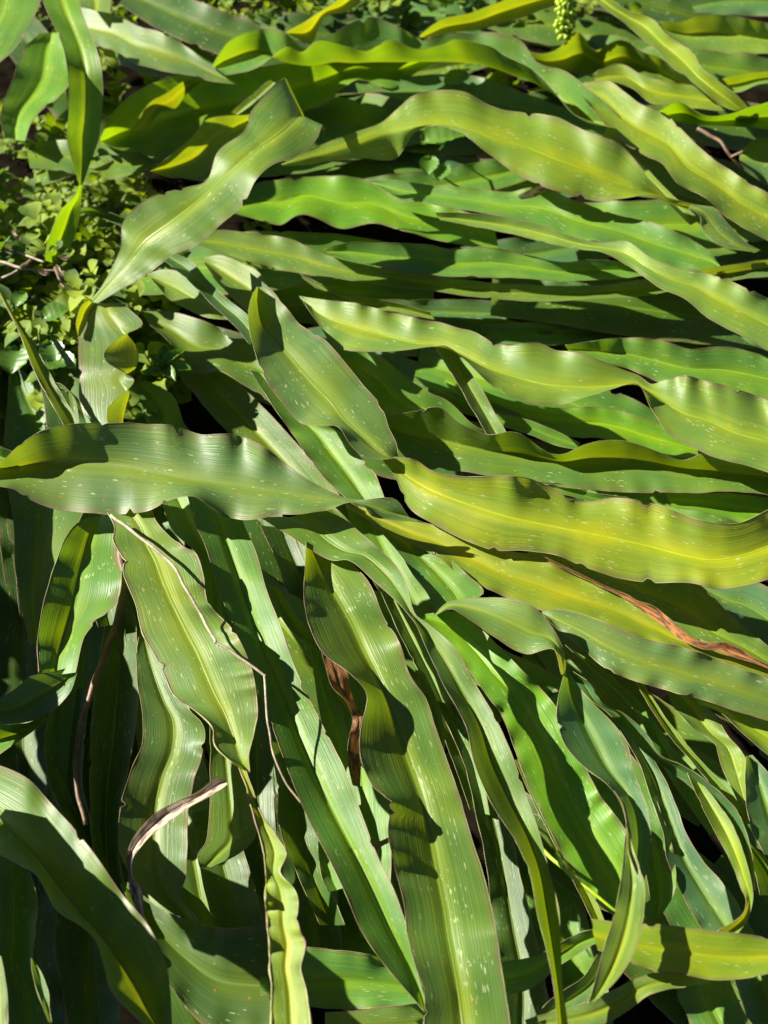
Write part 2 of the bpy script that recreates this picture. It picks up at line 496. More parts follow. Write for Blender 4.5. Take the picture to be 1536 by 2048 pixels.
leaf('pale green leaf with a double wave at the far right corner',
 [(1318,44,1335,70),(1365,42,1370,92),(1400,30,1410,100),(1460,31,1460,106),(1536,47,1540,107),(1600,60,1600,115)], z=8.5, l=1.4, r=0.4, hue='S', ruf=0.55, group=TOP)
leaf('bluish shaded leaf at the very far right corner',
 [(1380,0,1390,25),(1450,-25,1450,30),(1536,-25,1536,32),(1620,-20,1620,34)], z=7, l=0.6, r=0.6, hue='B', group=TOP)
leaf('small light leaf piece below the double waved leaf at the far right',
 [(1420,165,1430,180),(1470,150,1475,185),(1510,145,1515,170),(1560,140,1560,165)], z=9, hue='S', rib=False, group=TOP)
leaf('dark ruffled leaf with three raised points behind the scalloped leaf',
 [(1040,95,1050,120),(1085,108,1090,135),(1120,95,1130,142),(1155,63,1170,150),(1190,100,1210,147),(1240,80,1250,146),(1290,105,1300,160),(1340,125,1350,190),(1380,150,1400,200)], z=5.5, l=2.4, r=0.4, hue='O', rib=False, group=TOP)
leaf('olive leaf lying under the slanting yellow green leaf',
 [(1186,155,1192,162),(1205,138,1230,165),(1240,127,1270,180),(1285,150,1300,205),(1335,163,1345,212),(1390,172,1400,218),(1450,195,1450,222)], z=8.5, l=0.5, r=0.4, hue='Y', group=TOP)
leaf('dark upright leaf edge at the right with a dip in its rim',
 [(1318,222,1335,240),(1358,203,1380,247),(1405,230,1410,250),(1455,228,1460,252),(1495,215,1500,255),(1536,205,1540,260),(1590,195,1590,262)], z=9, l=3.0, r=0.2, hue='V', rib=False, group=TOP)
leaf('small pale curled leaf tip left of the big slanting leaf',
 [(1056,181,1060,186),(1085,172,1090,181),(1115,168,1125,190),(1145,180,1150,208),(1168,200,1165,212)], z=7.5, l=0.3, r=0.6, hue='S', rib=False, group=TOP)
leaf('bluish dark leaf lying below the small pale curled tip',
 [(760,160,765,190),(860,150,870,215),(960,155,970,245),(1060,190,1060,255),(1160,230,1150,270),(1230,270,1220,285)], z=4, l=0.6, r=0.4, hue='B', group=TOP)
leaf('wide long leaf with bright midrib slanting down to the right edge',
 [(1160,168,1165,195),(1215,160,1190,225),(1250,185,1222,262),(1280,207,1254,290),(1330,228,1290,312),(1355,250,1325,328),(1400,297,1357,368),(1455,337,1410,395),(1500,365,1457,437),(1540,388,1500,462),(1610,425,1570,500)], z=[10,10.5,11,11.5,11,10.5], l=0.7, r=0.5, hue='Y', curl=1.7, group=TOP)
leaf('light leaf with a white sheen at the right edge beside a forked brown twig',
 [(1480,302,1478,332),(1510,280,1500,348),(1540,272,1536,372),(1590,270,1590,390)], z=8, l=0.3, r=-0.4, hue='P', group=TOP)
leaf('thin edge of a leaf half hidden under the wide slanting leaf',
 [(1215,255,1205,275),(1255,300,1240,315),(1300,345,1285,355),(1345,390,1325,395),(1400,440,1380,450)], z=7, l=0.5, r=0.9, hue='S', rib=False, group=TOP)
leaf('large bright wavy leaf with yellow midrib, humped in the middle, bluish twisted end',
 [(562,329,565,330,568,332),(600,308,605,318,615,330),(645,288,655,303,660,322),(700,268,705,285,720,316),(765,243,765,263,785,320),(800,212,810,255,808,298),(830,190,845,250,830,265),(870,181,890,247,870,252),(930,184,940,258,925,268),(985,213,985,275,980,310),(1050,226,1045,290,1035,350),(1110,233,1110,315,1095,376),(1170,262,1165,335,1155,394),(1235,287,1220,357,1205,402),(1285,338,1270,378,1262,394),(1320,385,1310,388,1300,388),(1355,401,1345,405,1335,402),(1392,410,1385,415,1378,420)],
 z=[12.5,13,13.5,14.5,15,14.5,14,13,12,11], l=[.3,.3,.6,.6,.5,.5,1.2,1,1], r=[-.5,-.8,-1.2,-1.0,-.7,-.6,-.5,.3,.5], hue='Y', ruf=0.25, curl=1.7, group=TOP,
 extra=[dict(name='twisted_end', st=[(1382,408,1376,416),(1408,412,1400,432),(1430,416,1402,452),(1455,447,1418,476),(1490,483,1458,497),(1525,502,1505,504)], z=[13,13,12.6,12,11.4], l=-.2, r=.2, hue='P', rib=True)])
leaf('glossy upright leaf with bent over top and straight yellow midrib, leaning to the upper right',
 [(178,602,185,604,195,606),(205,570,218,565,235,583),(240,500,258,520,300,545),(248,440,290,480,345,510),(300,395,340,443,400,488),(370,375,395,400,440,450),(415,360,440,360,485,412),(436,302,480,325,510,362),(488,262,520,292,545,330),(502,222,560,262,595,312),(535,185,585,240,632,280),(568,155,600,228,645,250),(576,166,612,238,650,262)],
 z=[8,10,12,14,15.5,16.5,17.5,18.5,19,19.2,18.6,17.6,16.4], l=[0.2,.2,.4,.4], r=[-.2,-.3,-.3,-.3], hue='S', ruf=0.34, lam=80)
leaf('pale wavy ribbon leaf hanging below the glossy upright leaf, right edge in two deep folds',
 [(178,606,210,606,240,606),(165,625,215,625,262,622),(160,652,235,650,285,650),(158,675,262,676,240,674),(157,700,276,702,209,704),(158,728,272,732,216,726),(160,755,240,757,267,758),(158,780,258,782,252,782),(160,805,252,808,218,812),(168,830,246,832,214,830),(178,850,244,850,218,850),(190,880,225,880,245,880)],
 z=[8,8,8,8,8,7.5,7.5,7,7,6.5], l=-0.7, r=[0,0.2,.6,1.2,1.4,1.0,.3,.8,1.3,1,.6,.2], hue='P', rib=False, ruf=0.1)
leaf('narrow yellow rim of a leaf curving under the base of the glossy upright leaf',
 [(182,597,192,604),(165,608,178,630),(155,630,172,650),(152,650,162,668),(155,668,158,674)], z=7.5, l=0.6, r=0, hue='Y', rib=False)

# ---- near the far left corner
leaf('backlit leaf hanging from the far left corner with a twist and a dark lower end',
 [(75,-30,115,-30,155,-30),(92,18,130,20,163,20),(112,60,148,62,180,65),(127,98,162,100,193,98),(135,140,170,142,203,140),(138,180,172,182,206,180),(137,230,170,232,203,230),(134,275,165,275,197,275),(141,310,165,310,188,305),(151,345,163,345,175,340),(158,368,161,369,165,370)],
 z=[19,19,18.5,18,17,15.5,13.5,11.5,10,9,8.4], l=[.4,.4,.4,.5,.5,.5,.4,.2], r=[.2,.2,.1,0,0,0], hue='V', ruf=0.1, group='leaves at the far left corner',
 extra=[dict(name='twisted_tip', st=[(158,369,165,371),(148,392,163,396),(122,420,161,420),(108,448,155,455),(95,485,142,490),(90,520,125,530)], z=[8.2,7.8,7,6,5,4], hue='V', l=.9, r=-.3)])
leaf('wide striped leaf filling the far left corner',
 [(-60,-60,90,-20),(-80,20,70,30),(-90,60,52,65),(-100,110,28,100),(-110,150,0,125),(-120,180,-20,140)], z=17, l=0.4, r=0.4, hue='G', group='leaves at the far left corner')
leaf('leaf with dappled light and a wavy rim behind the hanging backlit leaf',
 [(80,66,125,64),(45,100,140,110),(30,145,140,165),(15,185,110,200),(5,215,75,228),(2,245,60,250),(10,275,50,282)], z=5, l=0.8, r=0.8, hue='V', group='leaves at the far left corner')
leaf('grey green pointed leaf with pale midrib right of the hanging backlit leaf',
 [(110,8,125,50),(160,14,180,88),(225,30,232,102),(280,53,268,127),(330,68,322,141),(375,95,388,155),(415,125,430,164),(475,167,478,169)], z=[6,7.5,9,9.5,9,8.5], l=0.5, r=0.2, hue='P', group='leaves at the far left corner')
leaf('short light leaf piece crossing above the grey green pointed leaf',
 [(150,-20,225,-25),(158,5,222,5),(160,14,221,27)], z=10, l=0.3, r=0.3, hue='S', rib=False, group='leaves at the far left corner')
leaf('dull dark leaf with a reddish tip behind the glossy upright leaf',
 [(50,285,60,335),(130,280,130,345),(220,285,210,360),(280,305,260,350),(318,326,315,328)], z=3.5, l=0.5, r=0.3, hue='O')
leaf('yellow wavy leaf with a pale lower half behind the glossy upright leaf',
 [(298,341,302,343),(345,308,350,357),(385,272,400,353),(415,238,440,320),(460,231,490,270),(510,225,530,230),(550,190,560,200)], z=7.5, l=1.2, r=-0.2, hue='Y', ruf=0.4)
leaf('thin reddish brown leaf edge rising beside the bent top of the glossy leaf',
 [(462,226,475,230),(500,193,510,205),(540,160,552,166)], z=[7,9,11], l=0.2, r=0.2, hue='O', rib=False)
leaf('narrow bluish leaf poking out left of the glossy upright leaf',
 [(158,418,160,425),(185,412,190,432),(220,425,225,445),(260,440,262,460)], z=5.5, hue='B', rib=False)

# ---- right middle: long leaves running to the right
MID = 'long leaves running to the right'
leaf('dark leaf with wavy lower edge under the humped bright leaf',
 [(455,410,460,425),(500,372,510,438),(560,358,560,450),(620,353,605,428),(690,352,685,458),(740,365,745,446),(795,398,810,462),(860,405,880,482),(920,420,940,492),(985,440,1000,505)], z=3.5, l=0.4, r=1.0, hue='V', group=MID)
leaf('light green long leaf below the humped bright leaf, its far half speckled',
 [(738,362,745,366),(790,360,800,396),(860,370,860,408),(930,375,930,420),(1010,383,1010,435),(1080,376,1080,452),(1150,400,1150,476),(1230,428,1230,490),(1310,447,1310,525),(1370,472,1380,540),(1415,500,1430,545),(1436,525,1450,545)], z=[7,8,9,9.5,9.5], l=0.4, r=0.5, hue='G', group=MID)
leaf('long speckled leaf with bright midrib running to the right edge below the light green leaf',
 [(870,425,880,440),(950,428,960,455),(1030,438,1030,470),(1090,452,1100,487),(1150,475,1160,498),(1205,485,1205,505),(1255,483,1245,525),(1295,511,1283,550),(1350,533,1325,578),(1400,543,1370,598),(1455,560,1415,635),(1540,598,1490,675),(1610,630,1560,715)], z=[9.5,10.5,11.5,12.5,12.5,12], l=0.5, r=0.1, hue='S', group=MID)
leaf('smooth light green leaf with broken light patches in the middle of the clump',
 [(648,498,655,505),(700,484,705,522),(770,486,775,537),(840,488,845,548),(910,499,915,553),(980,494,985,555),(1050,510,1055,556),(1120,523,1125,563),(1190,520,1190,561),(1260,525,1265,555),(1330,535,1330,550)], z=6.8, l=0.6, r=0.5, hue='G', group=MID)
leaf('very long narrow leaf curving along the middle under the smooth light leaf',
 [(370,475,375,482),(430,460,440,505),(510,468,515,527),(580,478,590,545),(645,508,650,553),(710,526,715,564),(790,540,795,575),(870,552,870,583),(950,562,950,594),(1030,568,1030,601),(1110,572,1110,603),(1200,570,1200,598),(1290,560,1290,592),(1350,555,1350,580)], z=5.8, l=0.5, r=0.3, hue='S', rib=False, group=MID)
leaf('straight bluish leaf strip leaving at the right edge, above the long speckled leaf',
 [(1370,548,1372,562),(1440,533,1450,562),(1490,525,1500,556),(1540,518,1545,552),(1600,510,1600,545)], z=10, l=0.9, r=0.2, hue='P', rib=False, group=MID)
leaf('long thickly speckled leaf that narrows to a twist and widens again at the right edge',
 [(597,592,600,595,604,600),(650,600,648,632,640,652),(710,606,705,650,668,692),(770,622,770,668,720,703),(835,637,830,685,790,702),(890,648,880,690,855,694),(950,665,930,712,895,693),(990,688,975,735,935,725),(1025,690,1030,752,985,772),(1075,685,1080,765,1040,800),(1110,700,1110,770,1085,810),(1140,703,1140,772,1125,808),(1180,712,1180,773,1170,795),(1235,735,1235,770,1225,778),(1275,748,1270,768,1262,766),(1300,768,1290,778,1280,772),(1325,762,1320,795,1300,810),(1370,752,1370,825,1335,865),(1410,762,1420,840,1375,890),(1465,775,1475,865,1430,915),(1540,803,1545,885,1505,935),(1610,835,1610,915,1590,965)],
 z=[10,11,12,12.5,12.8,13,13,13], l=[.5,.5,.6,.5,.6,.6,.5,.4], r=[.1,.1,.6,.5,.2,.1,.6,.2,.1,0], hue='S', group=MID)
leaf('green leaf with bright midrib beyond the twist of the thickly speckled leaf',
 [(1130,690,1140,705),(1190,682,1200,722),(1250,675,1260,740),(1320,680,1320,765),(1380,698,1380,775),(1450,693,1450,785),(1540,715,1540,800),(1610,740,1610,820)], z=8.5, l=0.9, r=0.3, hue='G', group=MID)
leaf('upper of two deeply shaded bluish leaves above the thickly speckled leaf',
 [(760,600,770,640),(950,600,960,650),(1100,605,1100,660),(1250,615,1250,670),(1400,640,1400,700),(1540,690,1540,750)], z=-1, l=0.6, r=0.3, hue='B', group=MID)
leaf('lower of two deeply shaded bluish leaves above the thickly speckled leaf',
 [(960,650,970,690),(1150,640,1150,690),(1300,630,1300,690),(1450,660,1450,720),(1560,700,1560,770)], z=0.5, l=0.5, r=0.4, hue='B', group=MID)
leaf('pale leaf glimpsed under the very long narrow leaf, with a brown fleck',
 [(600,548,605,556),(660,575,655,590),(720,592,715,615),(790,605,800,625),(860,625,870,640)], z=6.5, l=0.4, r=0.2, hue='S', rib=False, group=MID)
leaf('dark leaf with one lit edge right of the short broad leaf with rolled tip',
 [(640,690,650,715),(700,690,700,760),(760,712,740,790),(800,745,780,835),(850,780,840,850),(900,805,890,860),(940,845,930,875),(985,868,980,880)], z=5.5, l=1.1, r=0.3, hue='G', group=MID)
leaf('short pale green stalk like leaf lying steeply across the dark middle',
 [(860,680,900,690),(890,725,935,738),(925,785,966,782),(953,833,992,830),(975,872,1013,866)], z=9, l=0.7, r=0.7, hue='P', rib=False, group=MID)
leaf('long leaf with raised wavy far edge lying above the bright yellow leaf',
 [(765,835,770,850,775,870),(830,822,835,870,830,930),(880,815,890,880,890,940),(925,850,930,890,940,945),(975,868,980,900,990,955),(1035,865,1040,905,1050,965),(1080,895,1085,915,1100,972),(1120,910,1125,922,1150,977),(1175,888,1180,915,1200,981),(1235,880,1240,915,1260,984),(1300,897,1300,922,1320,985),(1365,920,1365,935,1380,986),(1420,905,1420,940,1440,982),(1540,930,1540,955,1540,990),(1610,950,1610,970,1610,1000)], z=9, l=1.8, r=0.2, hue='O', rib=False, curl=1.2, group=MID)
leaf('dark leaf in the gap under the twist of the thickly speckled leaf',
 [(880,740,900,780),(1000,795,1010,840),(1100,815,1110,870),(1200,815,1220,880),(1300,840,1320,910),(1390,880,1400,920)], z=2.5, l=0.6, r=0.4, hue='V', group=MID)
leaf('small dark leaf with two bright patches beside the pale stalk like leaf',
 [(990,828,995,850),(1050,838,1055,868),(1110,862,1110,890),(1160,885,1155,900)], z=7, l=0.3, r=0.3, hue='G', rib=False, group=MID)
leaf('narrow leaf showing along the far edge of the bright yellow leaf',
 [(1040,960,1045,980),(1120,968,1130,990),(1180,985,1190,1005),(1260,995,1260,1018)], z=9, l=0.3, r=0.3, hue='G', rib=False, group=MID)
leaf('yellow green leaf piece peeping out between the long leaves near the right edge',
 [(1330,985,1345,1015),(1400,985,1410,1025),(1470,988,1480,1045),(1560,1000,1560,1060)], z=7.5, l=0.3, r=0.3, hue='V', rib=False, group=MID)

# ---- middle left
leaf('thin dry edged leaf slanting down at the left edge above the big grey green leaf',
 [(-10,570,2,580),(15,618,27,628),(40,668,68,690),(62,725,95,738),(82,770,121,785),(106,812,143,820),(130,855,160,850),(150,890,185,885)], z=[9,8.5,8], l=0.8, r=0.2, hue='O', rib=False, edge=2.2)
leaf('small bluish leaf beside the pale wavy ribbon leaf',
 [(112,765,120,775),(125,770,150,790),(150,800,168,825),(160,850,190,850)], z=6, l=0.2, r=0.2, hue='B', rib=False)
leaf('big wavy grey green leaf lying across the left middle, rolled at its left end',
 [(-30,948,-28,936,-30,968),(10,918,30,932,25,978),(45,885,70,925,55,996),(90,860,110,922,95,1014),(150,848,165,922,160,1025),(230,847,235,928,235,1029),(300,848,300,940,300,1020),(345,851,355,952,350,997),(400,869,400,960,392,995),(460,868,450,967,440,1030),(515,887,510,975,500,1040),(560,918,560,983,553,1030),(610,955,610,990,600,1028),(660,982,660,996,652,1021),(715,1000,710,1003,700,1004),(770,995,745,1012,728,1012),(797,1003,775,1022,745,1032),(822,1036,810,1030,785,1040),(860,1048,850,1045,840,1042)],
 z=[12,12.5,13,13.5,14,14.4,14.4,13.6], l=[1.9,2.0,1.8,1.3,1.0,.8,.6,.5,.4,.4], r=[.1,.1,.2,.2,.2,.1,0], hue='P', curl=1.3, rib=False)
leaf('small lit leaf end behind the rolled end of the big grey green leaf',
 [(-20,880,-15,930),(0,893,5,935),(35,905,25,925)], z=11, hue='G', rib=False)
leaf('large bright yellow leaf with brown lower rim reaching the right edge',
 [(762,917,764,919,766,921),(800,915,805,945,790,952),(835,922,845,970,815,1010),(870,945,885,988,845,1035),(930,953,940,1008,905,1068),(1000,952,1010,1030,985,1100),(1050,956,1060,1042,1055,1101),(1110,978,1115,1053,1115,1112),(1160,1003,1165,1063,1165,1132),(1230,996,1230,1076,1230,1154),(1300,1006,1300,1091,1300,1165),(1365,1028,1365,1108,1375,1165),(1420,1045,1425,1118,1435,1177),(1475,1047,1480,1110,1490,1172),(1540,1018,1545,1088,1550,1155),(1610,985,1610,1060,1620,1130)],
 z=[13,13.5,14,14,14,14.5,15], l=[.8,1.0,1.2,.9,.9,1.3,1.8], r=[-.5,-1.0,-1.1,-.8,-.5,0], hue='Z', ruf=0.28, curl=1.7, edge=1.4)
leaf('short broad speckled leaf with a rolled green tip in the centre of the clump',
 [(514,572,516,573,518,574),(501,600,515,602,535,580),(497,648,525,648,575,618),(507,695,548,675,600,650),(530,757,590,725,650,680),(560,800,625,765,690,725),(600,845,660,800,730,775),(645,850,690,840,762,812),(678,855,720,868,778,855),(705,895,750,895,792,885),(745,919,775,912,797,915),(790,917,794,917,797,918)],
 z=[12.5,12.5,13,13.4,13.8,14,14.2,14.2,13.8], l=[1.4,1.6,1.0,.4,.3,.3,.4], r=[.8,.6,.1,-.2,-.2,-.1,0], hue='P', ruf=0.2, lam=70)
leaf('bright green leaf under the short broad speckled leaf, ending above the big grey green leaf',
 [(500,740,540,750),(545,810,620,830),(580,860,680,865),(610,905,722,915),(640,945,748,945),(680,985,765,985),(710,1010,775,1015)], z=9.5, l=0.5, r=0.5, hue='G')
leaf('broad dark leaf left of the short broad speckled leaf',
 [(275,615,300,650),(330,622,345,690),(390,635,395,745),(435,655,440,742),(460,675,480,765),(510,680,520,790),(560,720,580,840),(600,790,620,920)], z=2.5, l=0.5, r=0.3, hue='O', ruf=0.5)
leaf('lit pointed leaf right of the base of the glossy upright leaf',
 [(293,548,300,555),(330,538,330,590),(365,548,360,612),(400,575,400,630),(430,603,425,637),(456,638,452,640)], z=7.5, l=0.3, r=0.2, hue='S')
leaf('straight bluish leaf strip crossing towards the rolled green tip',
 [(328,520,347,506),(358,545,385,525),(395,578,415,560),(435,620,455,598),(470,652,490,625),(500,690,518,655)], z=9.5, l=0.4, r=0.5, hue='B', rib=False)
leaf('leaf with one bright triangle of light above the bluish leaf strip',
 [(408,515,410,530),(440,510,435,565),(480,525,465,595),(515,542,495,622),(540,575,525,640)], z=8, l=0.4, r=0.4, hue='S', rib=False)
leaf('dark bluish leaf lying behind the rolled green tip',
 [(500,545,505,600),(550,588,545,650),(590,650,570,680),(625,690,600,700)], z=10, l=0.4, r=0.4, hue='B', rib=False)
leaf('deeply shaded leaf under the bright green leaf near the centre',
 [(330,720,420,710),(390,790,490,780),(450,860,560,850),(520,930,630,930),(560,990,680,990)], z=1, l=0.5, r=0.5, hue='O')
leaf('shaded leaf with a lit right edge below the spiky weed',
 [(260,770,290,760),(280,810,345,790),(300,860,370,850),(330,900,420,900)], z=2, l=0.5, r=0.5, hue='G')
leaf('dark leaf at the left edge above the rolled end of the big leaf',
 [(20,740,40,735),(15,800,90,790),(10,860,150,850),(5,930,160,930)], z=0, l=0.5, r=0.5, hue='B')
leaf('small pinkish dry leaf scrap under the lower edge of the humped bright leaf',
 [(1035,392,1040,398),(1060,378,1072,396),(1085,368,1105,388),(1120,372,1130,384)], z=[9,9.5,9.5,9], l=.3, r=-.3, hue='tan', rib=False, edge=0.4, cat='dry leaf', name='withered_leaf')
for q, (x, y, a) in enumerate(((15,500,.4),(50,528,-.5),(85,545,.3),(118,540,1.1),(142,560,-.9),(30,470,.8),(128,515,.2))):
    ca, sa = math.cos(a), math.sin(a)
    leaf('small grey brown crumpled dead leaf among the thin dead stems at the left edge', [(x-13*ca,y-13*sa,x-12*ca,y-11*sa),(x-5*ca+4*sa,y-5*sa-4*ca,x-5*ca-3*sa,y-5*sa+3*ca),(x+3*ca+3*sa,y+3*sa-3*ca,x+3*ca-5*sa,y+3*sa+5*ca),(x+9*ca+5*sa,y+9*sa-5*ca,x+9*ca-2*sa,y+9*sa+2*ca),(x+15*ca,y+15*sa,x+14*ca,y+16*sa)], z=[5,5.8,5.6,5], l=.7, r=.4, hue='tan', rib=False, edge=0, ruf=1.2, lam=30, cat='dry leaf', name='withered_leaf', group='dead leaf scraps at the left edge')
# ---------------------------------------------------------------- near half of the photograph
NEAR = 'leaves spreading down and to the right'
leaf('vivid yellow green leaf with a withered brown far edge, running to the right edge',
 [(690,1005,692,1015),(750,1020,755,1050),(810,1040,815,1082),(870,1050,870,1112),(940,1068,930,1155),(1010,1098,990,1185),(1080,1115,1060,1215),(1150,1148,1130,1232),(1230,1182,1210,1250),(1300,1220,1290,1280),(1365,1265,1360,1300),(1430,1290,1430,1325),(1490,1315,1490,1345),(1550,1340,1550,1362)], z=[10,10.5,11,11,10.5], l=0.2, r=0.2, hue='Z', group=NEAR, rib=False,
 extra=[dict(name='withered_edge', st=[(1090,1114,1088,1119),(1180,1157,1178,1163),(1240,1184,1238,1191),(1272,1198,1265,1210),(1308,1214,1298,1232),(1345,1240,1334,1258),(1375,1268,1366,1281),(1405,1283,1398,1296),(1450,1285,1440,1306),(1480,1297,1470,1316),(1510,1317,1505,1325),(1545,1334,1542,1340)], z=11.9, l=0.3, r=-0.2, hue='dry', ruf=0.75, edge=0.4)])
leaf('grey green speckled leaf with purple rim directly below the vivid yellow green leaf',
 [(1083,1224,1086,1230),(1115,1218,1120,1262),(1165,1228,1165,1298),(1220,1250,1210,1335),(1290,1278,1265,1360),(1360,1293,1325,1378),(1430,1318,1395,1397),(1495,1343,1460,1418),(1560,1365,1530,1440),(1620,1390,1600,1470)], z=[11.5,12.5,13,13,12.5], l=0.5, r=0.0, hue='P', rib=False, group=NEAR, edge=1.3)
leaf('olive leaf lying half in shade under the bright yellow leaf near the right edge',
 [(1060,1090,1050,1125),(1200,1110,1180,1170),(1300,1135,1260,1220),(1400,1170,1330,1260),(1450,1220,1400,1300),(1500,1262,1470,1320),(1560,1310,1540,1350)], z=8, l=0.3, r=0.2, hue='O', group=NEAR)
leaf('dark leaf at the right edge below the bright yellow leaf',
 [(1380,1150,1400,1180),(1450,1165,1440,1225),(1500,1160,1490,1260),(1560,1190,1550,1310),(1620,1250,1600,1360)], z=3, l=0.5, r=0.4, hue='B', group=NEAR)
leaf('long twisted leaf pinched in the middle and channelled below, right of the biggest broad leaf',
 [(520,1035,580,1032,650,1020),(545,1050,620,1045,690,1040),(600,1085,650,1075,720,1065),(660,1120,690,1100,750,1090),(700,1122,730,1110,772,1108),(755,1168,775,1150,797,1138),(795,1205,803,1190,814,1172),(826,1240,828,1235,830,1228),(838,1262,846,1258,856,1248),(868,1330,890,1320,912,1298),(890,1375,920,1375,945,1360),(932,1452,960,1450,985,1425),(948,1525,985,1525,1018,1495),(985,1610,1020,1600,1052,1590),(1030,1680,1055,1670,1075,1655),(1060,1750,1080,1740,1098,1740),(1075,1830,1095,1825,1117,1815),(1092,1895,1105,1890,1121,1890),(1108,1975,1116,1970,1125,1970),(1115,2060,1125,2060,1137,2060)],
 z=[12,12.5,13,13.5,14,14,13.8,13.5,13.2,13,13,13,13], l=[.2,.2,.2,.2,.3,.3,.5,.8,1.2,1.4,1.4,1.4,1.4], r=[.3,.3,.2,.2,.2,.3,.5,.5,.6,.6], hue='O', ruf=0.12, group=NEAR)
leaf('biggest broad leaf, running down the centre with its left half in shade',
 [(612,1082,616,1084,622,1086),(610,1140,640,1130,690,1118),(608,1190,665,1180,738,1165),(618,1250,700,1240,768,1235),(650,1310,730,1305,800,1288),(700,1347,755,1355,820,1350),(734,1390,775,1400,852,1398),(723,1450,795,1455,870,1452),(720,1510,812,1505,890,1510),(745,1570,835,1570,910,1565),(779,1605,848,1615,925,1612),(776,1665,862,1675,944,1678),(790,1735,875,1745,967,1750),(807,1800,888,1810,982,1810),(815,1870,898,1875,993,1865),(830,1930,910,1940,1003,1935),(848,1980,918,1990,1013,1995),(847,2070,928,2070,1024,2070)],
 z=[11.5,12,12,12,12,12,12], l=[1.0,1.5,1.7,1.7,1.5,1.7,1.6,1.0,.5,.7,.8], r=[.2,.1,.1,.1,.1,.2], hue='O', ruf=0.3, lam=130, group=NEAR)
leaf('straight strap leaf with a dark grooved midrib running down left of centre to a point',
 [(375,990,420,990,470,990),(390,1045,440,1045,488,1050),(412,1095,458,1100,512,1105),(440,1185,490,1190,533,1180),(475,1270,515,1270,560,1250),(505,1350,548,1345,592,1340),(540,1440,585,1440,640,1440),(580,1550,632,1550,690,1540),(620,1645,670,1630,722,1625),(655,1712,712,1710,752,1705),(690,1785,750,1790,790,1785),(725,1865,785,1865,818,1870),(770,1930,815,1925,835,1945),(820,1990,838,1980,848,1995),(850,2025,850,2025,852,2025)],
 z=[10,10.5,11,11,11,10.5], l=.8, r=.5, hue='G', ruf=0.06, curl=0.9, group=NEAR)
leaf('broad pale leaf with brown crinkled edges, left of the straight strap leaf',
 [(215,1025,255,1020,300,1010),(230,1055,280,1050,314,1045),(226,1080,292,1085,345,1078),(246,1118,310,1120,390,1105),(248,1150,325,1160,407,1150),(268,1200,345,1205,416,1203),(285,1265,372,1260,455,1248),(310,1310,395,1305,482,1285),(332,1355,412,1345,503,1335),(350,1393,432,1390,512,1380),(390,1422,450,1425,515,1430),(425,1455,465,1465,507,1470),(432,1495,478,1505,498,1510),(470,1530,490,1540,500,1545)],
 z=[12,12.5,13,13,12.5,12.5], l=[.3,.2,.0,.0,.2,.8], r=[.2,.2,.1,.3,.6], hue='S', curl=1.5, ruf=0.55, lam=62, edge=2.6, group=NEAR)
leaf('yellow glossy leaf with a wavy orange right edge hanging to the near edge',
 [(476,1530,490,1534),(492,1572,506,1580),(500,1605,522,1625),(513,1650,550,1668),(525,1700,572,1705),(531,1745,562,1745),(532,1775,585,1775),(533,1810,596,1800),(535,1850,598,1850),(538,1890,610,1885),(540,1935,602,1935),(542,1985,615,1985),(543,2070,624,2070)],
 z=[11.5,12,12,12], l=0.1, r=0.3, hue='Y', ruf=0.85, lam=70, rib=False, edge=3, group=NEAR)
leaf('cupped leaf with rolled left edge and glowing centre under the big grey green leaf',
 [(180,1035,200,1030,235,1025),(145,1055,180,1065,232,1060),(122,1095,168,1105,230,1105),(103,1150,155,1160,243,1145),(88,1205,145,1210,235,1200),(78,1255,130,1260,188,1250),(75,1305,118,1305,165,1285),(78,1345,108,1350,152,1345)],
 z=[9,9.5,10,10,10], l=[.7,.9,1.0,1.0,.8], r=[.4,.5,.6,.6,.8], hue='G', ruf=0.4, rib=False, edge=1.4,
 extra=[dict(name='twisted_tip', st=[(158,1330,154,1346),(112,1342,140,1385),(65,1352,100,1425),(25,1382,55,1443),(-20,1405,-20,1450)], z=[10,9.6,9.2], l=.6, r=.3, hue='B')])
leaf('pale green folded leaf at the left edge below the cupped leaf',
 [(90,1430,95,1440),(50,1447,40,1480),(0,1450,5,1505),(-30,1450,-30,1530)], z=8, hue='G', rib=False)
leaf('pale leaf with a bluish shaded left half hanging below the broad brown edged leaf',
 [(280,1262,290,1270),(273,1310,325,1330),(277,1380,375,1415),(285,1430,408,1455),(285,1490,404,1510),(262,1540,388,1560),(243,1600,376,1630),(237,1660,374,1690),(242,1710,372,1750),(270,1760,360,1795),(310,1800,385,1825),(350,1830,402,1848)],
 z=[8.5,9,9,9,8.5,8], l=[.3,.3,.6,1.0,1.0,.5], r=0.3, hue='P', group=NEAR)
leaf('withered grey brown leaf curl standing up in front of the dark hollow',
 [(455,1568,450,1560),(440,1580,432,1557),(405,1600,398,1582),(355,1630,335,1612),(315,1660,305,1632),(285,1690,268,1672),(265,1720,255,1710),(268,1750,257,1750),(284,1785,260,1785),(288,1835,275,1825)], z=[13,13,12.5,12,11.5,11,11], l=0.5, r=0.2, hue='tan', rib=False, edge=0.5, cat='dry leaf', name='withered_leaf')
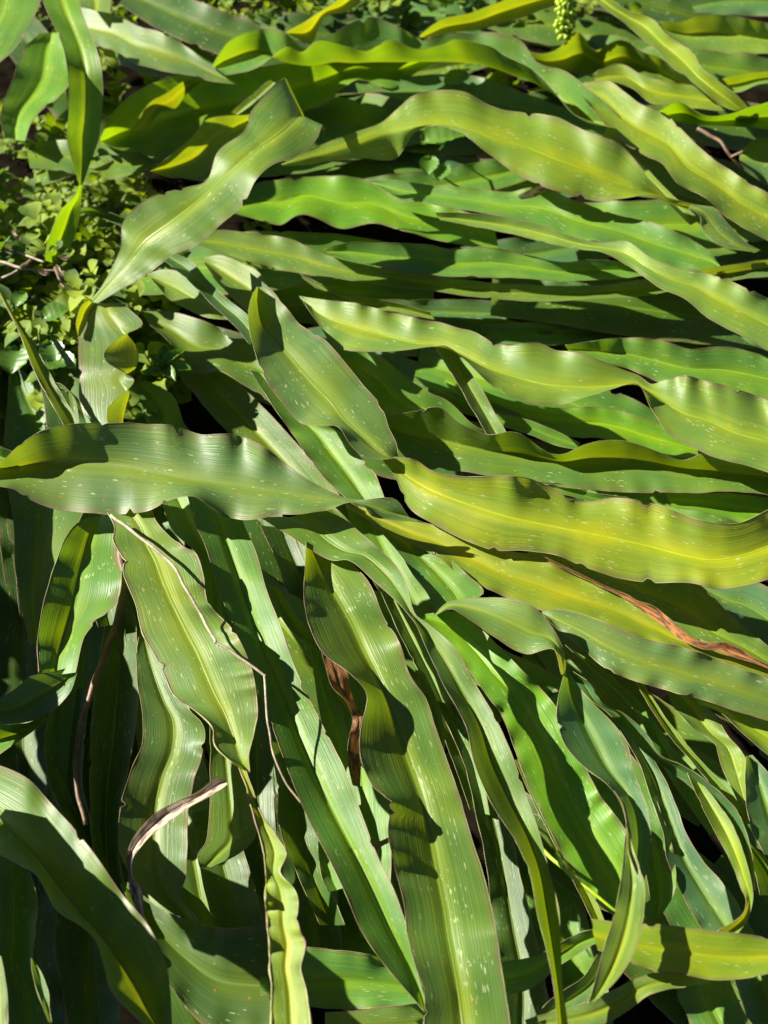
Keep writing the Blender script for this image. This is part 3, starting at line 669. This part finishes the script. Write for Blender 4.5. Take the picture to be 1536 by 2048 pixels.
leaf('big dark leaf with a pale lit upper part sweeping across the near left corner',
 [(-40,1520,-50,1590,-60,1690),(0,1532,0,1640,5,1712),(55,1557,35,1672,45,1733),(100,1605,70,1710,75,1752),(150,1660,112,1765,112,1818),(195,1716,160,1825,160,1850),(240,1783,200,1870,192,1882),(290,1842,240,1925,210,1940),(322,1900,275,1980,225,1985),(338,1960,300,2030,262,2025),(345,2070,330,2075,300,2060)],
 z=[13,13.5,14,14,14,13.5,13], l=[.2,.3,.4,.5,.6], r=[1.6,1.8,1.8,1.6,1.4], hue='O', ruf=0.2, rib=False, edge=1.2, group=NEAR)
leaf('dark leaf hanging at the near left corner under the big sweeping leaf',
 [(0,1710,60,1745),(-20,1780,75,1800),(-20,1850,72,1860),(-20,1920,65,1930),(0,1980,90,1990),(-10,2080,110,2080)], z=4, hue='B', group=NEAR)
leaf('small lit leaf sliver at the near left corner',
 [(62,1915,66,1920),(65,1945,85,1950),(75,1985,97,1985),(85,2010,99,2015),(98,2045,104,2045)], z=11.5, l=.2, r=.1, hue='B', rib=False)
leaf('pale leaf sliver cut by the left edge near the bottom',
 [(-20,1910,2,1912),(-20,1940,9,1945),(-20,1990,15,1990),(-20,2080,16,2080)], z=12, l=.1, r=.1, hue='S', rib=False)
leaf('broad shaded leaf sweeping down from the withered curl to the near edge',
 [(255,1765,250,1785),(320,1815,290,1880),(390,1848,340,1970),(450,1856,420,2060),(520,1852,520,2090),(575,1850,600,2090)], z=4, l=.6, r=.4, hue='D', group=NEAR)
leaf('shaded leaf with one sunlit end lying across under the straight strap leaf',
 [(520,1880,520,1990),(620,1895,620,2013),(720,1905,720,2018),(800,1930,800,2013),(870,1955,870,2005)], z=4, l=.5, r=.3, hue='G', rib=False, group=NEAR)
leaf('lower lit leaf piece at the near edge left of the biggest broad leaf',
 [(650,2025,650,2090),(740,2018,740,2090),(810,2010,810,2090),(880,2005,880,2090)], z=5, l=.3, r=.3, hue='S', rib=False, group=NEAR)
leaf('olive see through leaf with torn brown spots above the dark hollow',
 [(420,1450,470,1480),(420,1560,492,1570),(419,1630,506,1630),(413,1680,510,1675),(395,1710,470,1712),(400,1735,420,1735)], z=5, l=.2, r=.2, hue='O', rib=False)
leaf('bright green leaf glimpsed between the straight strap leaf and the biggest broad leaf',
 [(622,1290,640,1300),(628,1350,662,1380),(640,1430,690,1440),(655,1500,704,1500),(670,1560,716,1560),(690,1610,722,1610)], z=8, l=.3, r=.2, hue='G', rib=False)
leaf('small pale green leaf end below the straight strap leaf',
 [(637,1670,650,1668),(638,1720,668,1720),(645,1760,684,1760),(658,1784,690,1775)], z=7.5, l=.2, r=.2, hue='G', rib=False)
leaf('folded dry orange brown leaf hanging in the gap left of the biggest broad leaf',
 [(640,1290,655,1288),(650,1330,690,1335),(665,1375,703,1385),(690,1400,715,1420),(705,1440,732,1430),(697,1480,725,1490),(695,1520,722,1530),(705,1570,720,1575)], z=[10.5,11,11,10.5,10], l=.4, r=-.4, hue='dry', rib=False, edge=0.5, cat='dry leaf', name='withered_leaf')
leaf('dark olive leaf with a brown tip left of the dry orange leaf',
 [(525,1160,560,1180),(560,1230,600,1240),(590,1270,640,1290),(625,1290,657,1312)], z=8.5, l=.4, r=.3, hue='O', rib=False)
leaf('dark leaf in the gap right of the biggest broad leaf',
 [(760,1180,800,1190),(800,1270,850,1280),(840,1350,890,1360),(870,1430,930,1440),(905,1520,960,1530),(940,1620,980,1630)], z=6.5, l=.5, r=.5, hue='O', group=NEAR)
leaf('pale leaf edge showing along the right side of the biggest broad leaf',
 [(830,1338,848,1345),(848,1390,872,1398),(868,1440,887,1450),(880,1490,890,1500)], z=10.5, l=.2, r=.2, hue='P', rib=False, group=NEAR)
leaf('light green leaf with a hooked brown fold, drooping twisted to a pale tip',
 [(690,1010,720,1000),(745,1050,785,1035),(790,1095,850,1093),(820,1140,905,1125),(850,1180,942,1155),(868,1212,968,1185),(872,1230,945,1202)], z=[9,9.5,10,10.5,11,11.5,12], l=.3, r=.3, hue='G', group=NEAR,
 extra=[dict(name='drooping_bend', st=[(868,1229,868,1233),(900,1203,900,1218),(960,1195,940,1240),(1020,1198,990,1275),(1065,1212,1050,1308),(1098,1245,1088,1300),(1120,1282,1108,1300),(1132,1320,1116,1320),(1130,1350,1122,1348)], z=[13,13.5,14,14,14,14], l=.2, r=.5, hue='P'),
        dict(name='drooping_end', st=[(1130,1340,1136,1340),(1118,1390,1170,1390),(1114,1440,1220,1440),(1130,1490,1255,1490),(1170,1535,1266,1540),(1215,1570,1285,1590),(1243,1610,1298,1630),(1254,1660,1302,1690),(1255,1700,1297,1730),(1270,1740,1286,1765),(1284,1770,1285,1772)], z=[14,13.5,13.5,13.5,13.5], l=.9, r=.2, hue='B', rib=True),
        dict(name='pale_tip', st=[(1216,1565,1222,1572),(1240,1600,1248,1606),(1252,1640,1256,1650),(1248,1700,1266,1695),(1242,1760,1288,1765),(1228,1830,1287,1830),(1210,1890,1275,1890),(1195,1945,1245,1945),(1180,1995,1205,1990),(1176,2008,1180,2008)], z=[14.4,14.6,14.8,14.8], l=.2, r=.1, hue='S')])
leaf('broad bright green leaf lying under the drooping twisted leaf',
 [(838,1238,850,1228),(880,1275,915,1225),(930,1330,965,1262),(965,1380,1015,1312),(1000,1425,1070,1365),(1030,1500,1120,1425),(1060,1580,1160,1510),(1100,1660,1200,1590),(1150,1750,1245,1650),(1200,1810,1290,1740),(1240,1840,1300,1800)], z=[9,9.5,10,10,9.5], l=.3, r=.3, hue='V', group=NEAR)
leaf('green leaf behind the drooping twisted leaf with orange spots at its end',
 [(1090,1400,1150,1370),(1150,1500,1230,1470),(1180,1560,1285,1540),(1230,1640,1328,1640),(1270,1740,1346,1700),(1285,1820,1350,1780),(1300,1850,1320,1835)], z=8, l=.3, r=.3, hue='G', group=NEAR)
leaf('dark leaf with a streak of light, right of the drooping twisted leaf',
 [(1240,1460,1290,1490),(1280,1530,1330,1560),(1300,1590,1352,1610),(1325,1660,1374,1670),(1335,1720,1405,1720),(1365,1790,1440,1760),(1400,1850,1470,1800),(1430,1890,1490,1840)], z=8, l=.4, r=.3, hue='B', group=NEAR)
leaf('narrow yellow green leaf bowed like a sickle near the right edge',
 [(1370,1535,1385,1545),(1400,1605,1440,1612),(1430,1662,1468,1655),(1460,1720,1485,1700),(1480,1770,1498,1745),(1492,1800,1506,1790),(1482,1832,1496,1838),(1430,1865,1475,1868)], z=[11,11.5,12,12,11.5], l=.2, r=.3, hue='Y', rib=False, group=NEAR)
leaf('dark curved leaf with a pale rim lying along the sickle shaped leaf',
 [(1140,1345,1145,1342),(1155,1370,1185,1370),(1180,1400,1205,1405),(1215,1425,1250,1428),(1255,1470,1295,1470),(1300,1515,1320,1510),(1345,1545,1365,1530),(1400,1590,1430,1575),(1450,1640,1478,1630),(1482,1700,1502,1700),(1497,1780,1512,1780)], z=11, l=.2, r=.9, hue='B', rib=False, group=NEAR)
leaf('small leaf with a wedge of light under the grey green speckled leaf',
 [(1130,1290,1180,1320),(1220,1370,1265,1390),(1275,1430,1310,1445),(1305,1490,1345,1495),(1330,1540,1385,1540),(1370,1600,1430,1600),(1420,1670,1470,1660)], z=8.5, l=.3, r=.3, hue='G', group=NEAR)
leaf('thin pale strap slanting down under the grey green speckled leaf',
 [(1255,1330,1265,1328),(1285,1390,1298,1385),(1330,1460,1346,1455),(1390,1532,1408,1528),(1440,1590,1460,1585),(1490,1650,1508,1645)], z=10, l=.5, r=.3, hue='S', rib=False, group=NEAR)
leaf('grey green leaf with a shaded lower half and a yellow end near the right edge',
 [(1310,1340,1360,1350),(1328,1372,1380,1390),(1348,1415,1425,1425),(1385,1455,1455,1470),(1430,1490,1480,1500),(1445,1540,1497,1530),(1470,1590,1500,1580),(1490,1640,1510,1620)], z=9.5, l=.1, r=.6, hue='S', rib=False, group=NEAR)
leaf('olive leaf with brown spotted edge at the right, below the grey green speckled leaf',
 [(1390,1395,1400,1410),(1440,1410,1440,1425),(1490,1422,1485,1465),(1540,1440,1530,1505),(1590,1460,1580,1540)], z=11, l=.2, r=.2, hue='Y', rib=False, edge=1.8, group=NEAR)
leaf('dark bluish leaf cut by the right edge below the olive spotted leaf',
 [(1492,1512,1504,1510),(1490,1560,1540,1550),(1493,1610,1570,1600),(1505,1660,1590,1650),(1530,1710,1600,1700)], z=11, l=.5, r=.2, hue='B', group=NEAR)
leaf('small lit leaf cut by the right edge under the dark bluish leaf',
 [(1485,1685,1500,1685),(1495,1710,1530,1715),(1510,1745,1560,1745),(1520,1790,1590,1790)], z=8.5, hue='G', rib=False, group=NEAR)
leaf('bright yellow leaf end lying flat at the near right corner',
 [(1180,1838,1195,1900),(1250,1846,1250,1922),(1310,1848,1310,1940),(1370,1855,1370,1950),(1430,1862,1430,1960),(1490,1869,1490,1957),(1550,1877,1550,1945),(1620,1880,1620,1940)], z=12.5, l=.1, r=.1, hue='Z', rib=False, ruf=0.1, group=NEAR)
leaf('curved yellow green leaf below the bright yellow leaf end',
 [(1050,2040,1060,2075),(1110,2022,1120,2062),(1170,2005,1180,2055),(1230,1978,1235,2035),(1285,1952,1300,1990),(1340,1945,1360,1975),(1410,1955,1415,1966)], z=10.5, l=.1, r=.4, hue='S', group=NEAR)
leaf('bluish green leaf with a yellow midrib under the pale drooping tip',
 [(1066,2038,1075,2044),(1095,2005,1110,2034),(1130,1980,1150,2018),(1170,1950,1188,1990),(1200,1900,1225,1945),(1240,1850,1265,1890)], z=10, l=.3, r=.2, hue='B', group=NEAR)
leaf('short leaf with a rust patch crossing behind the channelled twisted leaf',
 [(1000,1925,1010,1990),(1060,1915,1065,1975),(1105,1895,1115,1935),(1150,1870,1160,1905),(1200,1855,1205,1880),(1235,1850,1237,1862)], z=9.5, l=.5, r=.1, hue='G', rib=False, group=NEAR)
leaf('broad green leaf at the near right corner under the bright yellow leaf end',
 [(1375,1940,1450,1940),(1355,1990,1470,1985),(1375,2030,1490,2030),(1390,2090,1540,2090)], z=9, l=.3, r=.2, hue='G', group=NEAR)
leaf('dark leaf filling the very near right corner',
 [(1460,1940,1560,1935),(1480,1990,1590,1990),(1500,2060,1620,2060),(1510,2100,1640,2100)], z=7.5, hue='B', group=NEAR)
leaf('pair like narrow leaf with a pale edge left of the broad bright green leaf',
 [(1030,1520,1045,1515),(1060,1590,1080,1590),(1100,1670,1128,1680),(1150,1770,1178,1770),(1195,1860,1214,1855)], z=8.5, l=.4, r=.4, hue='S', rib=False, group=NEAR)
leaf('dark green leaf between the biggest broad leaf and the channelled twisted leaf',
 [(870,1400,910,1410),(925,1520,985,1530),(955,1640,1020,1650),(975,1740,1040,1750),(985,1850,1065,1850),(1000,1960,1090,1960),(1000,2070,1090,2070)], z=6.5, l=.6, r=.4, hue='D', group=NEAR)
leaf('dark green leaf left of the straight strap leaf, under the big grey green leaf',
 [(320,990,385,990),(345,1060,430,1060),(395,1110,445,1150),(412,1175,442,1215),(428,1240,450,1245)], z=8, l=.5, r=.4, hue='G', group=NEAR)
leaf('dull green leaf with a lit patch left of the cupped leaf',
 [(15,970,180,1000),(28,1050,150,1060),(30,1120,130,1120),(40,1200,100,1210),(60,1290,100,1290)], z=3, l=.4, r=.3, hue='O')
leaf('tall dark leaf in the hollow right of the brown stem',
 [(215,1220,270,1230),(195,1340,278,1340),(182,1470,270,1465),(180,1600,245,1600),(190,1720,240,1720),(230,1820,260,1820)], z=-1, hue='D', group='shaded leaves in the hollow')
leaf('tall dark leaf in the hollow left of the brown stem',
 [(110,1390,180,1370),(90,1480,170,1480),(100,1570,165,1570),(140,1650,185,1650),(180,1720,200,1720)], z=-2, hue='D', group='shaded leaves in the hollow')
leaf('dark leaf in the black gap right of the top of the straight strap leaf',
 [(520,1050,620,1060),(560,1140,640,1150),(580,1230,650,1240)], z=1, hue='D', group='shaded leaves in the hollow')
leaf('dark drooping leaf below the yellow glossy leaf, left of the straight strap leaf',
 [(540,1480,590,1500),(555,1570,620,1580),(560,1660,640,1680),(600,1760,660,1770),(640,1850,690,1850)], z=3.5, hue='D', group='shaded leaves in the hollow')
# ---------------------------------------------------------------- shaded leaves that show in the gaps, lower in the clump
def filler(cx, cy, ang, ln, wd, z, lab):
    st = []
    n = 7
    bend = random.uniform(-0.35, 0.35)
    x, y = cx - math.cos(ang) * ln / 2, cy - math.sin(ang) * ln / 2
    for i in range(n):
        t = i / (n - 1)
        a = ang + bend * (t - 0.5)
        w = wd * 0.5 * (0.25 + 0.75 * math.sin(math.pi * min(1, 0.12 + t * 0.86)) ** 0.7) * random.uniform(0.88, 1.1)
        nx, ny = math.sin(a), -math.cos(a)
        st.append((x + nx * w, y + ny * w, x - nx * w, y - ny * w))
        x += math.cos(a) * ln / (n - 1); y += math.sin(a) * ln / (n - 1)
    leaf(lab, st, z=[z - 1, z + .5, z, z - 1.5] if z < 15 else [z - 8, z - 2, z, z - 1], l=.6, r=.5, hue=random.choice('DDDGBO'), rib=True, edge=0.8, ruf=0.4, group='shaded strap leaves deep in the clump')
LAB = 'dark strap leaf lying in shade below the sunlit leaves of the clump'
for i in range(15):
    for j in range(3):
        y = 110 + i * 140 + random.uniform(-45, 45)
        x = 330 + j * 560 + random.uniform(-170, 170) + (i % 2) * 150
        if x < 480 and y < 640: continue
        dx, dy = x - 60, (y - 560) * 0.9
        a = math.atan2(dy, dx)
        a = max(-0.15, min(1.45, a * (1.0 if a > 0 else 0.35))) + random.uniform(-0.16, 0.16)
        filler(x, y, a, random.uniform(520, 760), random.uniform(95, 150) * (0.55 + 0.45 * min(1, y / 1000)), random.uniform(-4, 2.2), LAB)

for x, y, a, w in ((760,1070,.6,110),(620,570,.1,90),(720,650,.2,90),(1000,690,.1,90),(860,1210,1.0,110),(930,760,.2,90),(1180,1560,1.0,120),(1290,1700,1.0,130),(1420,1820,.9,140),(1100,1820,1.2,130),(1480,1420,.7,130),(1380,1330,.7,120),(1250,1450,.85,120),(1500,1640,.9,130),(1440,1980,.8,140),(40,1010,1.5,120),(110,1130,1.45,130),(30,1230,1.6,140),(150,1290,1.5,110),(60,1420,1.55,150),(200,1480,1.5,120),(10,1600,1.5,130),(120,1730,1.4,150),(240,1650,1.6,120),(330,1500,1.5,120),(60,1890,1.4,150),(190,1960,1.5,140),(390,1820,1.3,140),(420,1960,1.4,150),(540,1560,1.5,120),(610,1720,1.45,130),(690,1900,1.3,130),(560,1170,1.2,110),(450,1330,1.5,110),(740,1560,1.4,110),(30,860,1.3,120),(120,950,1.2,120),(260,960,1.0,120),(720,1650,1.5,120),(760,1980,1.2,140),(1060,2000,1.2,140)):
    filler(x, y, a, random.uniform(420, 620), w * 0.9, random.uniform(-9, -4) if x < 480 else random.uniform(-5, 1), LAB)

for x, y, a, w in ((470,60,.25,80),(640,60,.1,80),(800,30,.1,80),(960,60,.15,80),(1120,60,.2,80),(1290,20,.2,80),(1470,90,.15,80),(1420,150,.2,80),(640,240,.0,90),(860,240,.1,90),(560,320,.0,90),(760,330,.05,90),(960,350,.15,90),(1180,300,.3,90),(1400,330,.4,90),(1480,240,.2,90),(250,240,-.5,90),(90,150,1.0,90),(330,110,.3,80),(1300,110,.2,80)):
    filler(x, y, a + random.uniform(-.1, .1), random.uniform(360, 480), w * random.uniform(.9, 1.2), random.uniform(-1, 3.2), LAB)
# unseen leaves carry the clump on leftward, added to shade the hollow
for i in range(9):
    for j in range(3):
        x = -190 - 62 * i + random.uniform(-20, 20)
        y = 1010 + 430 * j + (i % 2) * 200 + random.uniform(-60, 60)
        filler(x, y, random.uniform(1.35, 1.7), random.uniform(520, 640), random.uniform(130, 165), random.uniform(8.0, 11.5), 'unseen strap leaf of the clump added left of the view for shade')
for i in range(4):  # added out of view to shade the low plants at the far left
    filler(-190 - 85 * i, 420 + (i % 2) * 150, random.uniform(1.2, 1.6), 520, 130, random.uniform(6.5, 9), 'unseen strap leaf of the clump added left of the view for shade')
filler(-150, 1840, 1.75, 560, 190, 24, 'unseen tall strap leaf added left of the view to shade the near left corner')  # unseen leaf added to cast shade on the big sweeping leaf
filler(-260, 1270, 1.6, 420, 150, 17, 'unseen strap leaf arching up left of the view, added for shade')

# ---------------------------------------------------------------- small plants, stems and twigs
def sprigs(n, region, z0, z1, s0, s1, seed):
    """small creeping plants: a stem each, with leaves joined to it in pairs"""
    rng = random.Random(seed)
    vs, fs = [], []
    prof = ((0, .03, 0), (.16, .16, .02), (.36, .40, .05), (.6, .48, .04), (.84, .34, -.03), (1.0, .04, -.12))
    for _ in range(n):
        x0, y0, x1, y1 = region
        p = at(rng.uniform(x0, x1), rng.uniform(y0, y1), rng.uniform(z0, z1) - 3)
        az = rng.uniform(0, 6.28); d = Vector((math.cos(az) * .6, math.sin(az) * .6, rng.uniform(.3, 1.0))).normalized()
        big = rng.uniform(0.7, 1.25)
        path = [p.copy()]
        for k in range(rng.randint(5, 9)):
            d = (d + Vector((rng.uniform(-.25, .25), rng.uniform(-.25, .25), rng.uniform(-.15, .2)))).normalized()
            path.append(path[-1] + d * rng.uniform(.006, .011))
        v, f = tube(path, 0.0008, 4)
        fs += [tuple(q + len(vs) for q in t) for t in f]; vs += v
        for k in range(1, len(path)):
            for sgn in (-1, 1):
                if rng.random() < 0.12: continue
                tn = (path[k] - path[k-1]).normalized()
                a = k * 1.6 + (0 if sgn > 0 else math.pi) + rng.uniform(-.3, .3)
                s1_ = tn.cross(Vector((.2, .1, 1))).normalized(); s2_ = tn.cross(s1_)
                ld = (s1_ * math.cos(a) + s2_ * math.sin(a) + tn * rng.uniform(.1, .8)).normalized()
                ld.z -= .1
                up = (Vector((rng.uniform(-.3, .3), rng.uniform(-.3, .3), 1)) + tn * .4).normalized()
                sd = ld.cross(up).normalized(); up = sd.cross(ld)
                s = rng.uniform(s0, s1) * big * (0.65 + .35 * math.sin(3.1 * k / len(path)))
                b = len(vs)
                for t, w, hh in prof:
                    c = path[k] + ld * (s * t) + up * (s * hh)
                    vs += [c - sd * (s * w) + up * (s * w * .3), c, c + sd * (s * w) + up * (s * w * .3)]
                for q in range(5):
                    m = b + q * 3
                    fs += [(m, m + 1, m + 4, m + 3), (m + 1, m + 2, m + 5, m + 4)]
    return vs, fs
V, F = [], []
for reg, n, z0, z1, s0, s1 in (((-60, -80, 500, 640), 120, -16, -1.0, .013, .030), ((-60, 420, 380, 900), 110, -14, 1, .013, .030), ((-40, -60, 460, 620), 24, 0, 4, .011, .026), ((10, 600, 330, 800), 16, 2, 5, .014, .028), ((420, -100, 1300, 60), 60, 2, 5, .013, .028), ((300, -110, 1250, 110), 120, -11, 1.5, .013, .030), ((640, 130, 1020, 330), 26, -6, 1, .010, .02), ((60, 330, 200, 560), 14, -1, 4, .013, .024), ((0, 480, 330, 800), 26, -1, 3.5, .018, .034)):
    v, f = sprigs(n, reg, z0, z1, s0, s1, n)
    F += [tuple(q + len(V) for q in t) for t in f]; V += v
tag(obj('ground_cover', mesh('ground_cover', V, F), MAT_COVER), 'small round leaved yellow green plants growing between the strap leaves', 'ground cover', None, 'stuff')

def px_path(pts, sub=6):
    ts = list(range(len(pts)))
    out = []
    for i in range((len(pts) - 1) * sub + 1):
        t = i / sub
        out.append(at(hermite(ts, [p[0] for p in pts], t), hermite(ts, [p[1] for p in pts], t), hermite(ts, [p[2] for p in pts], t)))
    return out
def wobble(path, amp, seed):
    return [p + Vector((noise.noise(p * 60 + Vector((seed, 0, 0))), noise.noise(p * 60 + Vector((0, seed, 0))), noise.noise(p * 60 + Vector((0, 0, seed))))) * amp for p in path]
def stem(name, label, cat, pts, rad, mat, branches=()):
    path = wobble(px_path(pts), 0.0012, len(pts))
    root = thing(name, path[0], label, cat)
    n = len(path)
    vs, fs = tube(path, [rad[0] + (rad[1] - rad[0]) * i / (n - 1) * 1.0 for i in range(n)], 8)
    obj('stalk', mesh('stalk', vs, fs), mat, root)
    for b in branches:
        vs, fs = tube(wobble(px_path(b), 0.0008, 3), rad[1], 6)
        obj('branch', mesh('branch', vs, fs), mat, root)
    return root
stem('dry_twig', 'thin pale kinked dry stalk lying over the broad brown edged leaf', 'twig',
     [(222,1030,13.5),(262,1060,14.2),(300,1090,14.3),(345,1130,14.4),(378,1185,14.5),(405,1235,14.5),(430,1280,14.8),(432,1284,14.8),(480,1315,14.6),(527,1350,14.4),(529,1356,14.4),(534,1420,14),(545,1500,13),(570,1560,12.2),(602,1606,11.6)], (0.0014, 0.0008), MAT_STEM)
stem('forked_twig', 'short forked reddish brown twig beside the light leaf at the right edge', 'twig',
     [(1396,258,11),(1418,270,11),(1440,282,11),(1452,300,10.6),(1466,318,10),(1486,338,9)], (0.0026, 0.0018), MAT_BROWN, [[(1462,314,10.2),(1472,309,10.6),(1486,303,11)]])
stem('brown_stem', 'long withered brown stem hanging beside the cupped leaf into the dark hollow', 'stem',
     [(240,1100,11),(246,1150,10.6),(247,1185,10.2),(232,1245,9.4),(212,1300,8.6),(185,1380,7.6),(162,1450,7),(152,1520,6.5),(158,1590,6.2),(172,1650,6)], (0.0032, 0.0018), MAT_BROWN)
stem('twig_stub', 'short brown twig stub between the straight strap leaf and the biggest broad leaf', 'twig',
     [(735,1700,9.5),(752,1692,9.6),(772,1682,9.8),(790,1672,10)], (0.0022, 0.0018), MAT_BROWN)
stem('grass_stalk', 'thin yellow grass stalk crossing the broad bright green leaf', 'grass',
     [(1060,1675,10.5),(1090,1704,11.2),(1134,1745,11.6),(1183,1785,11.6),(1234,1824,11.4)], (0.0016, 0.0010), MAT_FLOWER)
for k, pts in enumerate((
    [(-10,520,5),(30,532,5.2),(70,540,5.2),(115,542,5),(150,548,5)],
    [(-10,560,4),(25,548,4.6),(60,520,5),(85,500,5)],
    [(110,535,5.4),(125,570,5),(145,590,4.6),(152,612,4.2)],
    [(20,500,5),(50,510,5.4),(90,525,5.6)])):
    stem('dead_stem', ('grey dead stem lying flat among small leaves at the left edge', 'grey dead stem bending up from the left edge among small leaves', 'short brown dead stem pointing down beside the glossy upright leaf', 'uppermost thin dead stem at the left edge among small leaves')[k], 'dead stem', pts, (0.0019, 0.0011), MAT_STEM if k != 2 else MAT_BROWN)

def bulb(c, r, seed, n=6, m=8, sq=(1, 1, 1)):
    vs, fs = [], []
    for i in range(n + 1):
        th = math.pi * i / n
        for k in range(m):
            ph = 2 * math.pi * k / m
            d = Vector((math.sin(th) * math.cos(ph) * sq[0], math.sin(th) * math.sin(ph) * sq[1], math.cos(th) * sq[2]))
            vs.append(c + d * r * (1 + .25 * noise.noise(d * 2 + Vector((seed, 0, 0)))))
    for i in range(n):
        for k in range(m):
            fs.append((i*m + k, (i+1)*m + k, (i+1)*m + (k+1) % m, i*m + (k+1) % m))
    return vs, fs
# flower spike at the far edge
sp = px_path([(1128, 75, 9.5), (1130, 40, 11.5), (1132, 0, 13.5), (1134, -30, 15)], 8)
root = thing('flower_spike', sp[0], 'upright spike of tiny yellow green buds at the far edge', 'flower')
vs, fs = tube(sp, 0.002, 6)
obj('stalk', mesh('stalk', vs, fs), MAT_WEED, root)
V, F = [], []
rng = random.Random(4)
for i in range(110):
    p = sp[min(len(sp) - 1, int(i / 110 * len(sp)))]
    a = i * 2.4
    c = p + Vector((math.cos(a), math.sin(a) * .8, rng.uniform(-.3, .5))) * rng.uniform(.006, .013)
    v, f = bulb(c, rng.uniform(.0022, .0042), i, 4, 6)
    F += [tuple(q + len(V) for q in t) for t in f]; V += v
obj('bud_cluster', mesh('bud_cluster', V, F), MAT_FLOWER, root)

# weeds: small rosettes
def weed(label, c, leaves, name='weed'):
    base = at(c[0], c[1], c[2] - 3)
    root = thing(name, base, label, 'weed', 'small weeds between the strap leaves')
    for (x, y, z, ln, wd, ang) in leaves:
        p = at(x, y, z)
        d = Vector((math.cos(ang), math.sin(ang), 0.15)).normalized()
        sd = d.cross(Vector((0, 0, 1))).normalized(); up = sd.cross(d)
        vs, fs = [], []
        N_, M_ = 14, 8
        for i in range(N_ + 1):
            t = i / N_
            w = wd * math.sin(math.pi * (0.04 + 0.95 * t)) ** 0.6 * (1 + .06 * math.sin(t * 30))
            for k in range(M_ + 1):
                q = k / M_ * 2 - 1
                vs.append(p + d * (ln * (t - .5)) + sd * (w * q) + up * (ln * (.10 * (1 - (2*t - 1) ** 2) + .16 * abs(q) ** 1.5 - .05 + .015 * math.cos(t * 34) * (1 - abs(q)))))
        for i in range(N_):
            for k in range(M_):
                a = i * (M_ + 1) + k
                fs.append((a, a + 1, a + M_ + 2, a + M_ + 1))
        obj('leaf', mesh('leaf', vs, fs), MAT_WEED, root)
        vs, fs = tube([base, (base + p) / 2 + Vector((.004, 0, 0)), p - d * ln * .4], 0.0014, 5)
        obj('petiole', mesh('petiole', vs, fs), MAT_WEED, root)
weed('shiny puckered weed leaf in the hollow under the hump of the bright wavy leaf', (880, 300, 5), [(885,278,8,.052,.022,0.1)])
weed('pair of small round weed leaves below the puckered weed leaf', (870, 345, 4), [(858,332,5.5,.030,.012,1.4),(884,346,5.2,.026,.011,1.2)])
weed('small bright round weed leaf in the dark gap below the scalloped leaf', (915, 160, 4), [(915,162,6,.036,.016,0.5)])
weed('spiky toothed weed beside the pale wavy ribbon leaf', (330, 745, 4), [(322,726,6,.028,.006,2.6),(345,718,6.4,.03,.006,0.7),(335,748,6,.03,.007,-0.9),(312,745,5.6,.026,.006,3.6),(358,740,5.8,.026,.006,-.1),(330,712,6.2,.026,.006,1.6)])
weed('light green lobed weed left of the pale wavy ribbon leaf', (110, 720, 4), [(105,705,6,.032,.013,1.9),(128,728,6,.034,.012,-.6),(100,732,5.5,.028,.011,3.4)])
weed('round weed leaf among the dead stems at the left edge', (70, 660, 4), [(40,600,5,.022,.010,1.2),(110,630,5,.03,.014,.4),(30,720,4.5,.034,.017,1.5)])
